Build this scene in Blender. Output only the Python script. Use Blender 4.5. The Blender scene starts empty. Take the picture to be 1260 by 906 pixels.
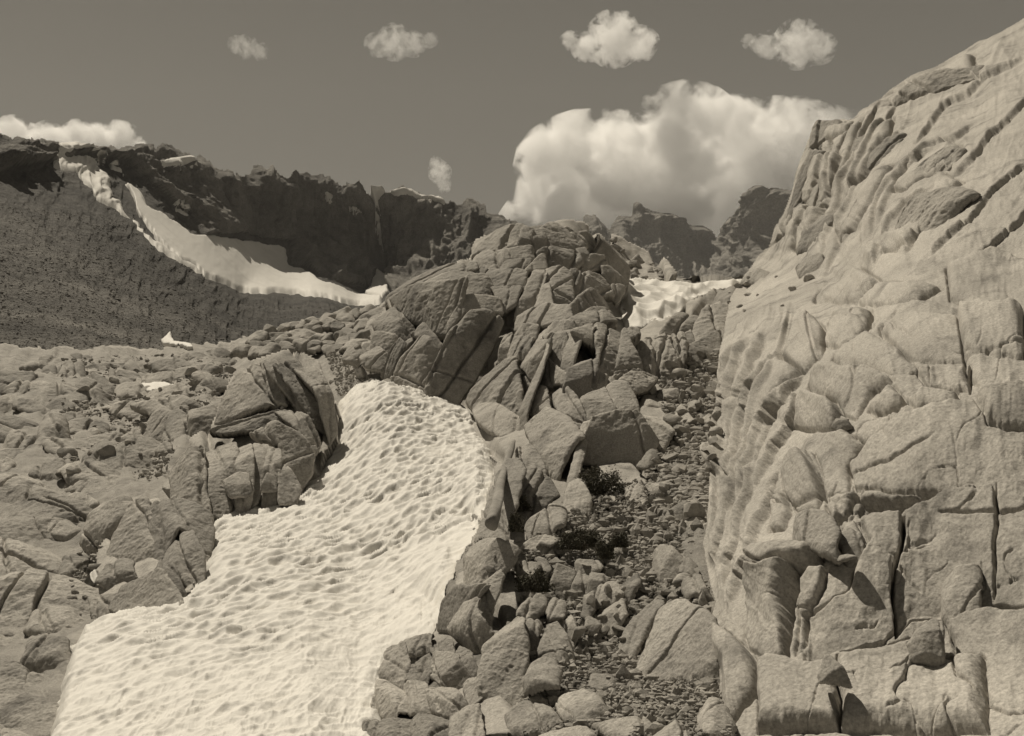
import bpy, bmesh, math, random
import numpy as np
from mathutils import Vector

S = bpy.context.scene
COL = S.collection

# ------------------------------------------------------------------ camera, light, exposure
F = 1351.0                      # focal length in photo pixels (photo 1260 x 906)
PITCH = math.radians(6.2)
CAM = np.array([0.0, 0.0, 1.7])
cd = bpy.data.cameras.new('camera')
cam = bpy.data.objects.new('camera', cd)
COL.objects.link(cam)
cam.location = CAM
cam.rotation_euler = (math.radians(90) + PITCH, 0, 0)
cd.sensor_width = 36
cd.lens = 36 * F / 1260
cd.clip_start = 0.1
cd.clip_end = 60000
S.camera = cam

SUN_EL, SUN_AZ = math.radians(57), math.radians(-38)     # azimuth measured from +Y towards +X
sd = np.array([math.sin(SUN_AZ) * math.cos(SUN_EL), math.cos(SUN_AZ) * math.cos(SUN_EL), math.sin(SUN_EL)])
sl = bpy.data.lights.new('sun', 'SUN')
sl.energy = 4.6
sl.angle = math.radians(0.5)
sl.color = (1.0, 0.905, 0.745)
sun = bpy.data.objects.new('sun', sl)
COL.objects.link(sun)
sun.rotation_euler = Vector(sd).to_track_quat('Z', 'Y').to_euler()

W = bpy.data.worlds.new('World')
S.world = W
W.use_nodes = True
nt = W.node_tree
bg = nt.nodes['Background']
sky = nt.nodes.new('ShaderNodeTexSky')
sky.sky_type = 'NISHITA'
sky.sun_disc = False
sky.sun_elevation = SUN_EL
sky.sun_rotation = SUN_AZ
sky.altitude = 3400
sky.dust_density = 0.6
bw = nt.nodes.new('ShaderNodeRGBToBW')               # a monochrome plate: the sky as one tone, warm-toned
mul = nt.nodes.new('ShaderNodeVectorMath'); mul.operation = 'MULTIPLY'
mul.inputs[1].default_value = (1.0, 0.91, 0.75)
nt.links.new(sky.outputs[0], bw.inputs[0])
nt.links.new(bw.outputs[0], mul.inputs[0])
nt.links.new(mul.outputs[0], bg.inputs[0])
bg.inputs[1].default_value = 0.050

S.view_settings.view_transform = 'Standard'
S.view_settings.look = 'None'
S.view_settings.exposure = 0.0
S.view_settings.gamma = 1.0
S.view_settings.use_curve_mapping = False
S.cycles.max_bounces = 24
S.cycles.diffuse_bounces = 3
S.cycles.volume_bounces = 24
S.cycles.use_denoising = True

rng = np.random.default_rng(11)
random.seed(5)

# ------------------------------------------------------------------ helpers
CT, ST = math.cos(PITCH), math.sin(PITCH)

def P(px, py, d):
    """world point on the sight line of photo pixel (px,py) whose distance along +Y is d"""
    px = np.asarray(px, float); py = np.asarray(py, float)
    a = (px - 630.0) / F; b = (453.0 - py) / F
    dx, dy, dz = a, CT - b * ST, ST + b * CT
    k = np.asarray(d, float) / dy
    return np.stack([CAM[0] + dx * k, CAM[1] + dy * k, CAM[2] + dz * k], -1)

def unP(p):
    """photo pixel of a world point"""
    q = np.asarray(p, float) - CAM
    z = q[..., 1] * CT + q[..., 2] * ST
    u = -q[..., 1] * ST + q[..., 2] * CT
    return 630 + F * q[..., 0] / z, 453 - F * u / z

def hash3(i, j, k, s=0):
    h = (i.astype(np.int64) * 374761393 + j.astype(np.int64) * 668265263 + k.astype(np.int64) * 2147483647 + s * 974634777) & 0xffffffff
    h = ((h ^ (h >> 13)) * 1274126177) & 0xffffffff
    h = ((h ^ (h >> 15)) * 2246822519) & 0xffffffff
    return h ^ (h >> 16)

def vnoise(p, s=0):
    """value noise in -1..1 at points p (N,3)"""
    p = np.asarray(p, float)
    i = np.floor(p).astype(np.int64); f = p - i
    w = f * f * f * (f * (f * 6 - 15) + 10)
    out = 0
    for a in (0, 1):
        wx = w[..., 0] if a else 1 - w[..., 0]
        for b in (0, 1):
            wy = w[..., 1] if b else 1 - w[..., 1]
            for c in (0, 1):
                wz = w[..., 2] if c else 1 - w[..., 2]
                out = out + wx * wy * wz * (hash3(i[..., 0] + a, i[..., 1] + b, i[..., 2] + c, s) / 2147483647.5 - 1)
    return out

def fbm(p, oct=4, s=0, gain=0.5, ridged=False):
    p = np.asarray(p, float); a = 1.0; o = 0; t = 0
    for k in range(oct):
        n = vnoise(p + 17.3 * k, s + k)
        if ridged: n = 1 - 2 * np.abs(n)
        o = o + a * n; t += a; a *= gain; p = p * 2.03
    return o / t

def worley(u, v, s=0):
    """F1, F2 and the id of the nearest cell of a 2-D cellular noise"""
    i = np.floor(u).astype(np.int64); j = np.floor(v).astype(np.int64)
    f1 = np.full(u.shape, 9.0); f2 = f1.copy(); cid = np.zeros(u.shape, np.int64)
    z = np.zeros_like(i)
    for a in (-1, 0, 1):
        for b in (-1, 0, 1):
            h1 = hash3(i + a, j + b, z, s) / 4294967295.0
            h = hash3(i + a, j + b, z + 7, s)
            d = np.hypot(i + a + h1 - u, j + b + h / 4294967295.0 - v)
            m = d < f1
            f2 = np.where(m, f1, np.minimum(f2, d)); cid = np.where(m, h, cid); f1 = np.where(m, d, f1)
    return f1, f2, cid

def field(pts):
    """smooth distance field log d(px,py) through control points"""
    a = np.array(pts, float)
    X = a[:, :2] / 100.0; y = np.log(a[:, 2]); n = len(a)
    r = np.linalg.norm(X[:, None] - X[None], axis=-1)
    A = np.zeros((n + 3, n + 3))
    A[:n, :n] = -r + np.eye(n) * 0.02
    A[:n, n] = 1; A[:n, n + 1:] = X; A[n, :n] = 1; A[n + 1:, :n] = X.T
    w = np.linalg.solve(A, np.concatenate([y, np.zeros(3)]))
    def f(px, py):
        px = np.asarray(px, float); py = np.asarray(py, float)
        q = np.stack([px, py], -1) / 100.0
        o = w[n] + q[..., 0] * w[n + 1] + q[..., 1] * w[n + 2]
        for k in range(n):
            o = o - w[k] * np.hypot(q[..., 0] - X[k, 0], q[..., 1] - X[k, 1])
        return np.exp(o)
    return f

def fnormal(fd, px, py, e=6.0):
    a = P(px + e, py, fd(px + e, py)) - P(px - e, py, fd(px - e, py))
    b = P(px, py + e, fd(px, py + e)) - P(px, py - e, fd(px, py - e))
    n = np.cross(b, a)
    return n / np.linalg.norm(n, axis=-1, keepdims=True)

def sdf(x, y, poly):
    """signed distance to a polygon, positive inside"""
    poly = np.asarray(poly, float)
    d = np.full(x.shape, 1e18); ins = np.zeros(x.shape, bool)
    for k in range(len(poly)):
        ax, ay = poly[k - 1]; bx, by = poly[k]
        ex, ey = bx - ax, by - ay
        wx, wy = x - ax, y - ay
        t = np.clip((wx * ex + wy * ey) / (ex * ex + ey * ey + 1e-12), 0, 1)
        d = np.minimum(d, (wx - t * ex) ** 2 + (wy - t * ey) ** 2)
        c = ((ay > y) != (by > y)) & (x < ex * (y - ay) / (by - ay + 1e-12) + ax)
        ins ^= c
    d = np.sqrt(d)
    return np.where(ins, d, -d)

def mesh_obj(name, V, Q, mat, parent=None, T=None, attr=None, loc=None):
    me = bpy.data.meshes.new(name)
    V = np.asarray(V, np.float64)
    if loc is not None: V = V - np.asarray(loc)
    nq = len(Q); ntr = 0 if T is None else len(T)
    me.vertices.add(len(V)); me.vertices.foreach_set('co', V.astype(np.float32).ravel())
    loops = np.asarray(Q, np.int32).ravel()
    if ntr: loops = np.concatenate([loops, np.asarray(T, np.int32).ravel()])
    me.loops.add(len(loops)); me.loops.foreach_set('vertex_index', loops)
    st = np.concatenate([np.arange(nq) * 4, nq * 4 + np.arange(ntr) * 3]).astype(np.int32)
    me.polygons.add(nq + ntr); me.polygons.foreach_set('loop_start', st)
    me.polygons.foreach_set('use_smooth', np.ones(nq + ntr, bool))
    me.update(calc_edges=True); me.validate()
    if attr:
        for k, v in attr.items():
            at = me.attributes.new(k, 'FLOAT', 'POINT')
            at.data.foreach_set('value', np.asarray(v, np.float32))
    me.materials.append(mat)
    o = bpy.data.objects.new(name, me); COL.objects.link(o)
    if loc is not None: o.location = loc
    if parent is not None:
        o.parent = parent
        o.location = Vector(o.location) - parent.location
    return o

def tag(o, label=None, cat=None, group=None, kind=None):
    if label: o['label'] = label
    if cat:
        o['category'] = cat
        if not kind: o['kind'] = 'thing'
    if group: o['group'] = group
    if kind: o['kind'] = kind
    return o

def empty(name, loc, label, cat, group=None):
    o = bpy.data.objects.new(name, None); COL.objects.link(o)
    o.location = loc; o.empty_display_size = 0.3
    return tag(o, label, cat, group)

def grid_cells(mask):
    """vertex index map and quads of the cells whose four corners are all in mask"""
    c = mask[:-1, :-1] & mask[1:, :-1] & mask[:-1, 1:] & mask[1:, 1:]
    used = np.zeros(mask.shape, bool)
    used[:-1, :-1] |= c; used[1:, :-1] |= c; used[:-1, 1:] |= c; used[1:, 1:] |= c
    idx = np.full(mask.shape, -1); idx[used] = np.arange(used.sum())
    i, j = np.nonzero(c)
    Q = np.stack([idx[i, j], idx[i + 1, j], idx[i + 1, j + 1], idx[i, j + 1]], -1)
    return used, Q

def boundary(Q):
    e = np.concatenate([Q[:, [0, 1]], Q[:, [1, 2]], Q[:, [2, 3]], Q[:, [3, 0]]])
    n = e.max() + 1
    key = e[:, 0].astype(np.int64) * n + e[:, 1]; rev = e[:, 1].astype(np.int64) * n + e[:, 0]
    return e[~np.isin(key, rev)]

def close_back(V, Q, back_off, mid_off=None, cap=True):
    """give an open sheet real thickness: walls and a back whose vertices are V + back_off"""
    be = boundary(Q)
    bv = np.unique(be); m = np.full(len(V), -1); m[bv] = np.arange(len(bv))
    rings = [V[bv] + (mid_off[bv] if mid_off is not None else 0.45 * back_off[bv]), V[bv] + back_off[bv]]
    n0 = len(V); nb = len(bv)
    a, b = m[be[:, 0]], m[be[:, 1]]
    Q1 = np.stack([be[:, 1], be[:, 0], n0 + a, n0 + b], -1)
    Q2 = np.stack([n0 + b, n0 + a, n0 + nb + a, n0 + nb + b], -1)
    c = (rings[1]).mean(0)
    V2 = np.concatenate([V, rings[0], rings[1], c[None]])
    T = np.stack([n0 + nb + b, n0 + nb + a, np.full(len(a), len(V2) - 1)], -1)
    if not cap: V2, T = V2[:-1], None
    return V2, np.concatenate([Q, Q1, Q2]), T

# ------------------------------------------------------------------ materials
def nodes(name):
    m = bpy.data.materials.new(name); m.use_nodes = True
    t = m.node_tree; b = t.nodes['Principled BSDF']
    return m, t, b

def N(t, kind, **kw):
    n = t.nodes.new(kind)
    for k, v in kw.items():
        if k in n.inputs: n.inputs[k].default_value = v
        else: setattr(n, k, v)
    return n

WARM = np.array([1.0, 0.952, 0.87])

def rock_mat(name, lo, hi, scale=0.6, speck=7.0, bump=0.5, bdist=0.05, stain=0.5, zone=False, streak=0.0):
    m, t, b = nodes(name)
    L = t.links.new
    tc = N(t, 'ShaderNodeTexCoord')
    oi = N(t, 'ShaderNodeObjectInfo')
    add = N(t, 'ShaderNodeVectorMath', operation='ADD')
    sc = N(t, 'ShaderNodeVectorMath', operation='SCALE'); sc.inputs['Scale'].default_value = 91.0
    cmb = N(t, 'ShaderNodeCombineXYZ')
    L(oi.outputs['Random'], cmb.inputs[0]); L(oi.outputs['Random'], cmb.inputs[2])
    L(cmb.outputs[0], sc.inputs[0]); L(tc.outputs['Object'], add.inputs[0]); L(sc.outputs[0], add.inputs[1])
    v = add.outputs[0]
    n1 = N(t, 'ShaderNodeTexNoise', Scale=scale, Detail=12.0, Roughness=0.62, Distortion=0.4); L(v, n1.inputs['Vector'])
    r1 = N(t, 'ShaderNodeMapRange'); r1.inputs[1].default_value = 0.3; r1.inputs[2].default_value = 0.72; L(n1.outputs[0], r1.inputs[0])
    mix = N(t, 'ShaderNodeMix', data_type='RGBA')
    mix.inputs[6].default_value = (*(lo * WARM), 1); mix.inputs[7].default_value = (*(hi * WARM), 1)
    L(r1.outputs[0], mix.inputs[0])
    # mineral speckle
    n2 = N(t, 'ShaderNodeTexNoise', Scale=speck * 6, Detail=4.0, Roughness=0.8); L(v, n2.inputs['Vector'])
    r2 = N(t, 'ShaderNodeMapRange'); r2.inputs[1].default_value = 0.3; r2.inputs[2].default_value = 0.7
    r2.inputs[3].default_value = 0.62; r2.inputs[4].default_value = 1.36; L(n2.outputs[0], r2.inputs[0])
    mm = N(t, 'ShaderNodeMix', data_type='RGBA', blend_type='MULTIPLY'); mm.inputs[0].default_value = 1.0
    L(mix.outputs[2], mm.inputs[6]); L(r2.outputs[0], mm.inputs[7])
    # dark lichen / water stains, stretched down the rock
    mp = N(t, 'ShaderNodeMapping'); mp.inputs['Scale'].default_value = (1.0, 1.0, 0.35); L(v, mp.inputs[0])
    n3 = N(t, 'ShaderNodeTexNoise', Scale=scale * 2.2, Detail=8.0, Roughness=0.66, Distortion=0.6); L(mp.outputs[0], n3.inputs['Vector'])
    r3 = N(t, 'ShaderNodeMapRange'); r3.inputs[1].default_value = 0.54; r3.inputs[2].default_value = 0.74
    r3.inputs[3].default_value = 1.0; r3.inputs[4].default_value = 1.0 - stain; L(n3.outputs[0], r3.inputs[0])
    m3 = N(t, 'ShaderNodeMix', data_type='RGBA', blend_type='MULTIPLY'); m3.inputs[0].default_value = 1.0
    L(mm.outputs[2], m3.inputs[6]); L(r3.outputs[0], m3.inputs[7])
    tv = N(t, 'ShaderNodeMapRange'); tv.inputs[3].default_value = 0.78; tv.inputs[4].default_value = 1.16; L(oi.outputs['Random'], tv.inputs[0])
    mt = N(t, 'ShaderNodeMix', data_type='RGBA', blend_type='MULTIPLY'); mt.inputs[0].default_value = 0.0 if zone else 1.0   # one block paler, the next darker
    L(m3.outputs[2], mt.inputs[6]); L(tv.outputs[0], mt.inputs[7])
    out = mt.outputs[2]
    if zone:                                           # albedo factor per vertex: rock tone, and light painted on the left ridge
        at = N(t, 'ShaderNodeAttribute', attribute_name='zone')
        m4 = N(t, 'ShaderNodeMix', data_type='RGBA', blend_type='MULTIPLY'); m4.inputs[0].default_value = 1.0
        L(out, m4.inputs[6]); L(at.outputs['Fac'], m4.inputs[7]); out = m4.outputs[2]
    L(out, b.inputs['Base Color'])
    b.inputs['Roughness'].default_value = 0.9
    b.inputs['Specular IOR Level'].default_value = 0.2
    n4 = N(t, 'ShaderNodeTexNoise', Scale=speck, Detail=10.0, Roughness=0.68); L(v, n4.inputs['Vector'])
    bp = N(t, 'ShaderNodeBump', Strength=bump, Distance=bdist); L(n4.outputs[0], bp.inputs['Height'])
    L(bp.outputs[0], b.inputs['Normal'])
    return m

def snow_mat(name, col=0.86, scale=3.0, greying=0.12, bdist=0.03):
    m, t, b = nodes(name); L = t.links.new
    tc = N(t, 'ShaderNodeTexCoord')
    n1 = N(t, 'ShaderNodeTexNoise', Scale=scale, Detail=9.0, Roughness=0.65); L(tc.outputs['Object'], n1.inputs['Vector'])
    r = N(t, 'ShaderNodeMapRange'); r.inputs[1].default_value = 0.5; r.inputs[2].default_value = 0.8; L(n1.outputs[0], r.inputs[0])
    mix = N(t, 'ShaderNodeMix', data_type='RGBA')
    c = np.array([1, 0.975, 0.92]) * col
    mix.inputs[6].default_value = (*c, 1); mix.inputs[7].default_value = (*(c * (1 - greying * 2.2)), 1)
    L(r.outputs[0], mix.inputs[0]); 
    at = N(t, 'ShaderNodeAttribute', attribute_name='greying')      # grey tone: stronger in the hollows, and grit along the rim
    ml = N(t, 'ShaderNodeMix', data_type='RGBA', blend_type='MIX'); L(at.outputs['Fac'], ml.inputs[0])
    L(mix.outputs[2], ml.inputs[6]); ml.inputs[7].default_value = (0.5, 0.47, 0.41, 1)
    L(ml.outputs[2], b.inputs['Base Color'])
    b.inputs['Roughness'].default_value = 0.75; b.inputs['Specular IOR Level'].default_value = 0.15
    n4 = N(t, 'ShaderNodeTexNoise', Scale=scale * 5, Detail=8.0, Roughness=0.6); L(tc.outputs['Object'], n4.inputs['Vector'])
    bp = N(t, 'ShaderNodeBump', Strength=0.35, Distance=bdist); L(n4.outputs[0], bp.inputs['Height'])
    L(bp.outputs[0], b.inputs['Normal'])
    return m

M_GRAN = rock_mat('granite', 0.24, 0.44, 0.55, 5.0, 0.65, 0.08, 0.62)
M_CLIFF = rock_mat('pale_granite', 0.27, 0.44, 0.4, 4.0, 0.7, 0.07, 0.62)
M_LEFT = rock_mat('weathered_granite', 0.25, 0.45, 0.4, 3.0, 0.7, 0.1, 0.6)
M_STONE = rock_mat('talus_stone', 0.25, 0.46, 1.4, 9.0, 0.5, 0.03, 0.4)
M_GROUND = rock_mat('gravelly_soil', 0.17, 0.32, 0.8, 6.0, 0.9, 0.12, 0.5, zone=True)
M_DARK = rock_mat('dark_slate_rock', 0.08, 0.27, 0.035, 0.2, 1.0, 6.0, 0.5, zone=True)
M_FAR = rock_mat('far_grey_rock', 0.10, 0.27, 0.006, 0.04, 0.9, 15.0, 0.35, zone=True)
M_SNOW = snow_mat('old_snow', 0.68)
M_SNOWF = snow_mat('far_snow', 0.60, 0.03, 0.12, 1.0)

def plain(name, c, rough=0.9):
    m, t, b = nodes(name); L = t.links.new
    tc = N(t, 'ShaderNodeTexCoord')
    n = N(t, 'ShaderNodeTexNoise', Scale=9.0, Detail=6.0); L(tc.outputs['Object'], n.inputs['Vector'])
    mx = N(t, 'ShaderNodeMix', data_type='RGBA'); c = np.array(c)
    mx.inputs[6].default_value = (*(c * 0.6), 1); mx.inputs[7].default_value = (*(c * 1.4), 1)
    L(n.outputs[0], mx.inputs[0]); L(mx.outputs[2], b.inputs['Base Color'])
    b.inputs['Roughness'].default_value = rough; b.inputs['Specular IOR Level'].default_value = 0.2
    return m
M_LEAF = plain('shrub_leaf', (0.085, 0.08, 0.06))
M_TWIG = plain('shrub_twig', (0.12, 0.10, 0.08))
M_WOOD = rock_mat('grey_dead_wood', 0.22, 0.36, 2.0, 14.0, 0.6, 0.02, 0.4)

# ------------------------------------------------------------------ distance fields (control points: px, py, metres)
GROUND = field([
    (800, 905, 9), (1000, 905, 9), (560, 905, 11), (300, 905, 12), (60, 905, 13), (1300, 905, 9), (-150, 905, 14),
    (800, 1200, 5), (300, 1200, 6), (-200, 1200, 7), (1400, 1200, 5),
    (800, 810, 13), (740, 760, 14.6), (620, 800, 13.2), (560, 730, 15.6), (700, 700, 17), (780, 660, 18.5), (600, 640, 19), (830, 600, 20.5),
    (700, 620, 20), (850, 540, 25), (850, 480, 30), (870, 430, 36), (900, 370, 45), (930, 345, 56), (770, 400, 44), (840, 372, 50), (780, 345, 62), (860, 340, 66),
    (300, 828, 15), (120, 828, 15.5), (460, 826, 15), (520, 740, 18), (580, 640, 23), (610, 550, 32), (560, 500, 37.5), (480, 470, 37), (420, 500, 36), (430, 560, 31), (390, 590, 30.5),
    (400, 680, 22), (300, 720, 20), (260, 625, 28), (240, 720, 21), (150, 780, 17.5), (90, 800, 17),
    (80, 740, 24), (80, 660, 31), (150, 600, 36), (80, 560, 43), (200, 540, 46), (90, 500, 60), (250, 480, 58), (100, 455, 85), (280, 445, 95), (180, 440, 110), (400, 440, 62), (440, 400, 75), (340, 415, 105),
    (-100, 760, 22), (-100, 600, 38), (-100, 480, 70), (-200, 430, 110), (1300, 600, 15), (1300, 400, 40), (1050, 420, 40), (1000, 600, 18), (600, 380, 62), (700, 360, 62), (1100, 345, 70)])
OUT = field([
    (720, 610, 21), (690, 520, 25.5), (660, 560, 24), (690, 450, 30), (720, 400, 33.5), (820, 420, 34), (760, 560, 22.8), (820, 530, 24.5), (800, 470, 30),
    (600, 650, 18.5), (625, 560, 23.5), (610, 520, 31), (560, 490, 35), (520, 440, 37), (640, 470, 33), (470, 420, 39), (440, 400, 44), (480, 480, 37), (540, 360, 41), (470, 370, 45),
    (600, 300, 47), (590, 340, 43), (700, 275, 49), (640, 290, 46), (680, 350, 41), (640, 420, 37), (780, 330, 50), (750, 380, 41), (830, 350, 54), (870, 390, 42), (880, 420, 37)])
KNOB = field([
    (200, 605, 27.3), (260, 615, 26.3), (340, 610, 26.8), (380, 590, 27.5), (240, 560, 28.5), (330, 540, 29), (400, 540, 29.5), (270, 510, 33), (340, 440, 35), (400, 470, 33), (310, 460, 36),
    (150, 680, 23), (200, 650, 24), (240, 700, 20.5), (200, 745, 19), (100, 640, 27), (130, 740, 20.5)])
CLIFF = field([
    (900, 905, 9.5), (1000, 905, 9.2), (1200, 905, 8.6), (900, 810, 11.2), (1000, 800, 10.4), (1150, 800, 10.2), (1250, 750, 10), (890, 700, 14.5), (960, 690, 11.8), (1060, 690, 11.2), (1150, 660, 11.4),
    (1150, 560, 12.6), (1260, 560, 12), (1060, 590, 13), (960, 600, 14.8), (885, 600, 18.5), (888, 500, 25), (940, 480, 20.5), (1000, 500, 17.2), (1100, 480, 15.2), (1200, 480, 14),
    (895, 400, 34), (950, 400, 27), (1040, 400, 22), (1150, 400, 18.5), (1250, 400, 17), (920, 360, 44), (960, 350, 40), (1020, 350, 33), (1120, 330, 25), (1250, 330, 22),
    (940, 320, 49), (965, 290, 47), (1010, 300, 42), (1100, 260, 34), (985, 210, 51), (1045, 155, 52), (1100, 180, 43), (1200, 200, 32), (1100, 115, 58), (1157, 84, 58), (1157, 130, 47), (1300, 150, 32), (1300, 10, 55), (1420, -40, 55), (1420, 400, 15), (1420, 700, 9.5), (1900, -200, 46), (1900, 200, 20), (1900, 500, 10), (1900, 950, 6.5), (1000, 1150, 6.5), (1500, 1150, 5.5), (1900, 1180, 5)])
OUTP = [(474, 372), (500, 350), (560, 325), (585, 290), (640, 278), (700, 276), (740, 285), (765, 320), (775, 360), (810, 395), (880, 360), (905, 370), (890, 430), (860, 470), (845, 500), (800, 600), (740, 640), (600, 660), (590, 640), (605, 560), (560, 500), (525, 475), (470, 470), (430, 440)]
KNOBP = [(258, 520), (285, 462), (318, 442), (360, 428), (392, 445), (412, 490), (412, 530), (385, 585), (345, 606), (250, 614), (195, 595), (215, 560)]
CLIFFP = [(915, 340), (930, 322), (948, 302), (962, 268), (976, 236), (986, 200), (996, 172), (1004, 158), (1014, 149), (1034, 150), (1050, 148), (1060, 138), (1078, 124), (1100, 108), (1130, 92), (1157, 80), (1200, 55), (1300, 5), (1420, -45), (1900, -190), (1900, 1180), (880, 1150), (888, 830), (868, 800), (880, 740), (868, 690), (872, 640), (876, 570), (884, 520), (884, 450), (892, 400), (900, 365)]
def under(px, py):
    """how far the ground sheet drops back beneath the rock masses that stand on it"""
    px = np.asarray(px, float); py = np.asarray(py, float)
    o = 1.012 + 0.10 * np.clip(sdf(px, py, OUTP) / 22, 0, 1) + 0.05 * np.clip(sdf(px, py, KNOBP) / 15, 0, 1) + 0.25 * np.clip(sdf(px, py, CLIFFP) / 25, 0, 1)
    o = o + 0.22 * np.clip(sdf(px, py, [(755, 335), (940, 330), (935, 352), (880, 362), (835, 392), (800, 406), (765, 406)]) / 12, 0, 1)
    return o
GROUND_BED = lambda px, py: GROUND(px, py) * under(px, py)

Z = {  # frames of the enlargements the outlines were measured in
    3: (760, 50, 2.921), 4: (60, 320, 3.237), 5: (420, 240, 3.237), 6: (780, 320, 3.125), 7: (60, 560, 3.237), 8: (420, 560, 3.237), 9: (580, 560, 3.234), 10: (860, 560, 3.234), 11: (640, 380, 4.119), 0: (0, 0, 1.0)}
def ZP(z, pts):
    x0, y0, s = Z[z]
    return [(x0 + x / s, y0 + y / s) for x, y in pts]

# ------------------------------------------------------------------ one block of jointed rock
def block(name, z, pts, fd, mat, parent=None, steep=0.45, yaw=0.0, fwd=0.0, thick=0.7, bev=0.09, fac=0.3, nf=5, rough=1.0,
          cracks=1, grain=None, lin=0.0, seed=None, ref=None, grow=0.0, relief=0.75, pct=20, margin=0.004, label=None, cat=None, group=None, kind=None, res=1.15):
    poly = np.array(ZP(z, pts))
    sd_ = seed if seed is not None else (int(abs(poly.sum() * 7)) % 100000)
    r = np.random.default_rng(sd_)
    c = poly.mean(0)
    if grow:                                              # blocks meet their neighbours
        pc = poly - c; ln = np.linalg.norm(pc, axis=1, keepdims=True)
        poly = c + pc * (1 + np.minimum(grow / np.maximum(ln, 1), .35))
    d0 = float(fd(c[0], c[1])) * (1 - fwd)
    C0 = P(c[0], c[1], d0)
    n = fnormal(fd, c[0], c[1], 14.0)
    view = C0 - CAM; view /= np.linalg.norm(view)
    n = n * np.array([1, 1, steep])
    n /= np.linalg.norm(n)
    ya = math.radians(yaw + r.normal(0, 9))
    n = np.array([n[0] * math.cos(ya) - n[1] * math.sin(ya), n[0] * math.sin(ya) + n[1] * math.cos(ya), n[2]])
    k = -n @ view
    if k < 0.45: n = n - view * (0.45 - k); n /= np.linalg.norm(n)
    ua = np.cross([0, 0, 1.0], n); ua /= np.linalg.norm(ua)      # right as seen from in front
    va = np.cross(n, ua)
    # outline on the block's own plane
    dirs = P(poly[:, 0], poly[:, 1], d0) - CAM
    t = ((C0 - CAM) @ n) / (dirs @ n)
    W3 = CAM + dirs * t[:, None]
    U = np.stack([(W3 - C0) @ ua, (W3 - C0) @ va], -1)
    # round the corners a little
    a2 = np.roll(U, -1, 0); U = np.stack([U * 0.91 + a2 * 0.09, U * 0.09 + a2 * 0.91], 1).reshape(-1, 2)
    lo, hi = U.min(0), U.max(0)
    Un = np.roll(U, -1, 0); area = abs((U[:, 0] * Un[:, 1] - U[:, 1] * Un[:, 0]).sum()) / 2; per = np.linalg.norm(Un - U, axis=1).sum()
    LB = math.sqrt(max(area, 1e-6)); L = min(LB, 4.2 * area / per)
    step = res * d0 / F
    step = max(step, LB / 260.0)
    gx = np.arange(lo[0] - 3 * step, hi[0] + 3 * step, step); gy = np.arange(lo[1] - 3 * step, hi[1] + 3 * step, step)
    X, Y = np.meshgrid(gx, gy, indexing='ij')
    off = r.uniform(-500, 500, 3)
    q = np.stack([X / L, Y / L, np.zeros_like(X)], -1)
    wx = fbm(q * 4 + off, 4, 1) * 0.035 * L; wy = fbm(q * 4 + off + 50, 4, 2) * 0.035 * L
    s = sdf(X + wx, Y + wy, U)
    mask = s > -0.75 * step
    used, Q = grid_cells(mask)
    if len(Q) < 4: return None
    x = X[used]; y = Y[used]; s = s[used]
    # snap the rim to the outline
    e = step
    rim = s < 0
    gxs = (sdf(x[rim] + wx[used][rim] + e, y[rim] + wy[used][rim], U) - sdf(x[rim] + wx[used][rim] - e, y[rim] + wy[used][rim], U)) / (2 * e)
    gys = (sdf(x[rim] + wx[used][rim], y[rim] + wy[used][rim] + e, U) - sdf(x[rim] + wx[used][rim], y[rim] + wy[used][rim] - e, U)) / (2 * e)
    x[rim] -= s[rim] * gxs; y[rim] -= s[rim] * gys; s = np.maximum(s, 0)
    # faces: a crown of planes cut off the corners
    h = np.zeros_like(x)
    for f in range(nf):
        an = r.uniform(0, 2 * math.pi); tt = r.uniform(0.25, 1.0) * fac * 2.2; rr = r.uniform(0.05, 0.85) * float((U @ np.array([math.cos(an), math.sin(an)])).max())
        hf = -tt * (x * math.cos(an) + y * math.sin(an) - rr)
        w = 0.03 * L
        hh = np.clip(0.5 + 0.5 * (hf - h) / w, 0, 1)
        h = hf * (1 - hh) + h * hh - w * hh * (1 - hh)
    # rounded rim
    b = bev * L * (0.6 + 0.5 * (fbm(np.stack([x / L * 3, y / L * 3, x * 0], -1) + off, 2, 5) + 1))
    b = np.maximum(b, 2.2 * step)
    k = np.clip(1 - s / b, 0, 1)
    h = h - b * relief * (1 - np.sqrt(np.maximum(1 - k * k, 0)))
    q = np.stack([x / L, y / L, h / L], -1)
    # joints: thin grooves with a small step across
    gi = math.radians(grain if grain is not None else r.uniform(50, 130))      # direction as measured in the photo, carried onto the plane
    g3 = P(c[0] + 5 * math.cos(gi), c[1] - 5 * math.sin(gi), d0) - CAM; g3 = CAM + g3 * (((C0 - CAM) @ n) / (g3 @ n)) - C0
    ga = math.atan2(g3 @ va, g3 @ ua)
    for cidx in range(cracks):
        an = ga + math.pi / 2 + r.normal(0, 0.16) if (cidx % 3 != 2) else ga + r.normal(0, 0.2)
        dd = (x * math.cos(an) + y * math.sin(an)) / L - r.uniform(-.8, .8) * float((U @ np.array([math.cos(an), math.sin(an)])).max()) / L + 0.05 * fbm(q * 3.1 + off + cidx * 9, 4, 8)
        wd = max(0.010, 1.3 * step / L) * r.uniform(0.8, 1.6)
        h = h - L * r.uniform(0.04, 0.09) * np.exp(-(dd / wd) ** 2)
        h = h + L * r.uniform(-0.03, 0.03) * (1 / (1 + np.exp(-dd / (wd * 0.6))))
    # roughness, lineation
    h = h + L * rough * (0.030 * fbm(q * 2.6 + off, 5, 11) + 0.012 * fbm(q * 9 + off, 4, 21, ridged=True) + 0.006 * fbm(q * 26 + off, 3, 25))
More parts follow.
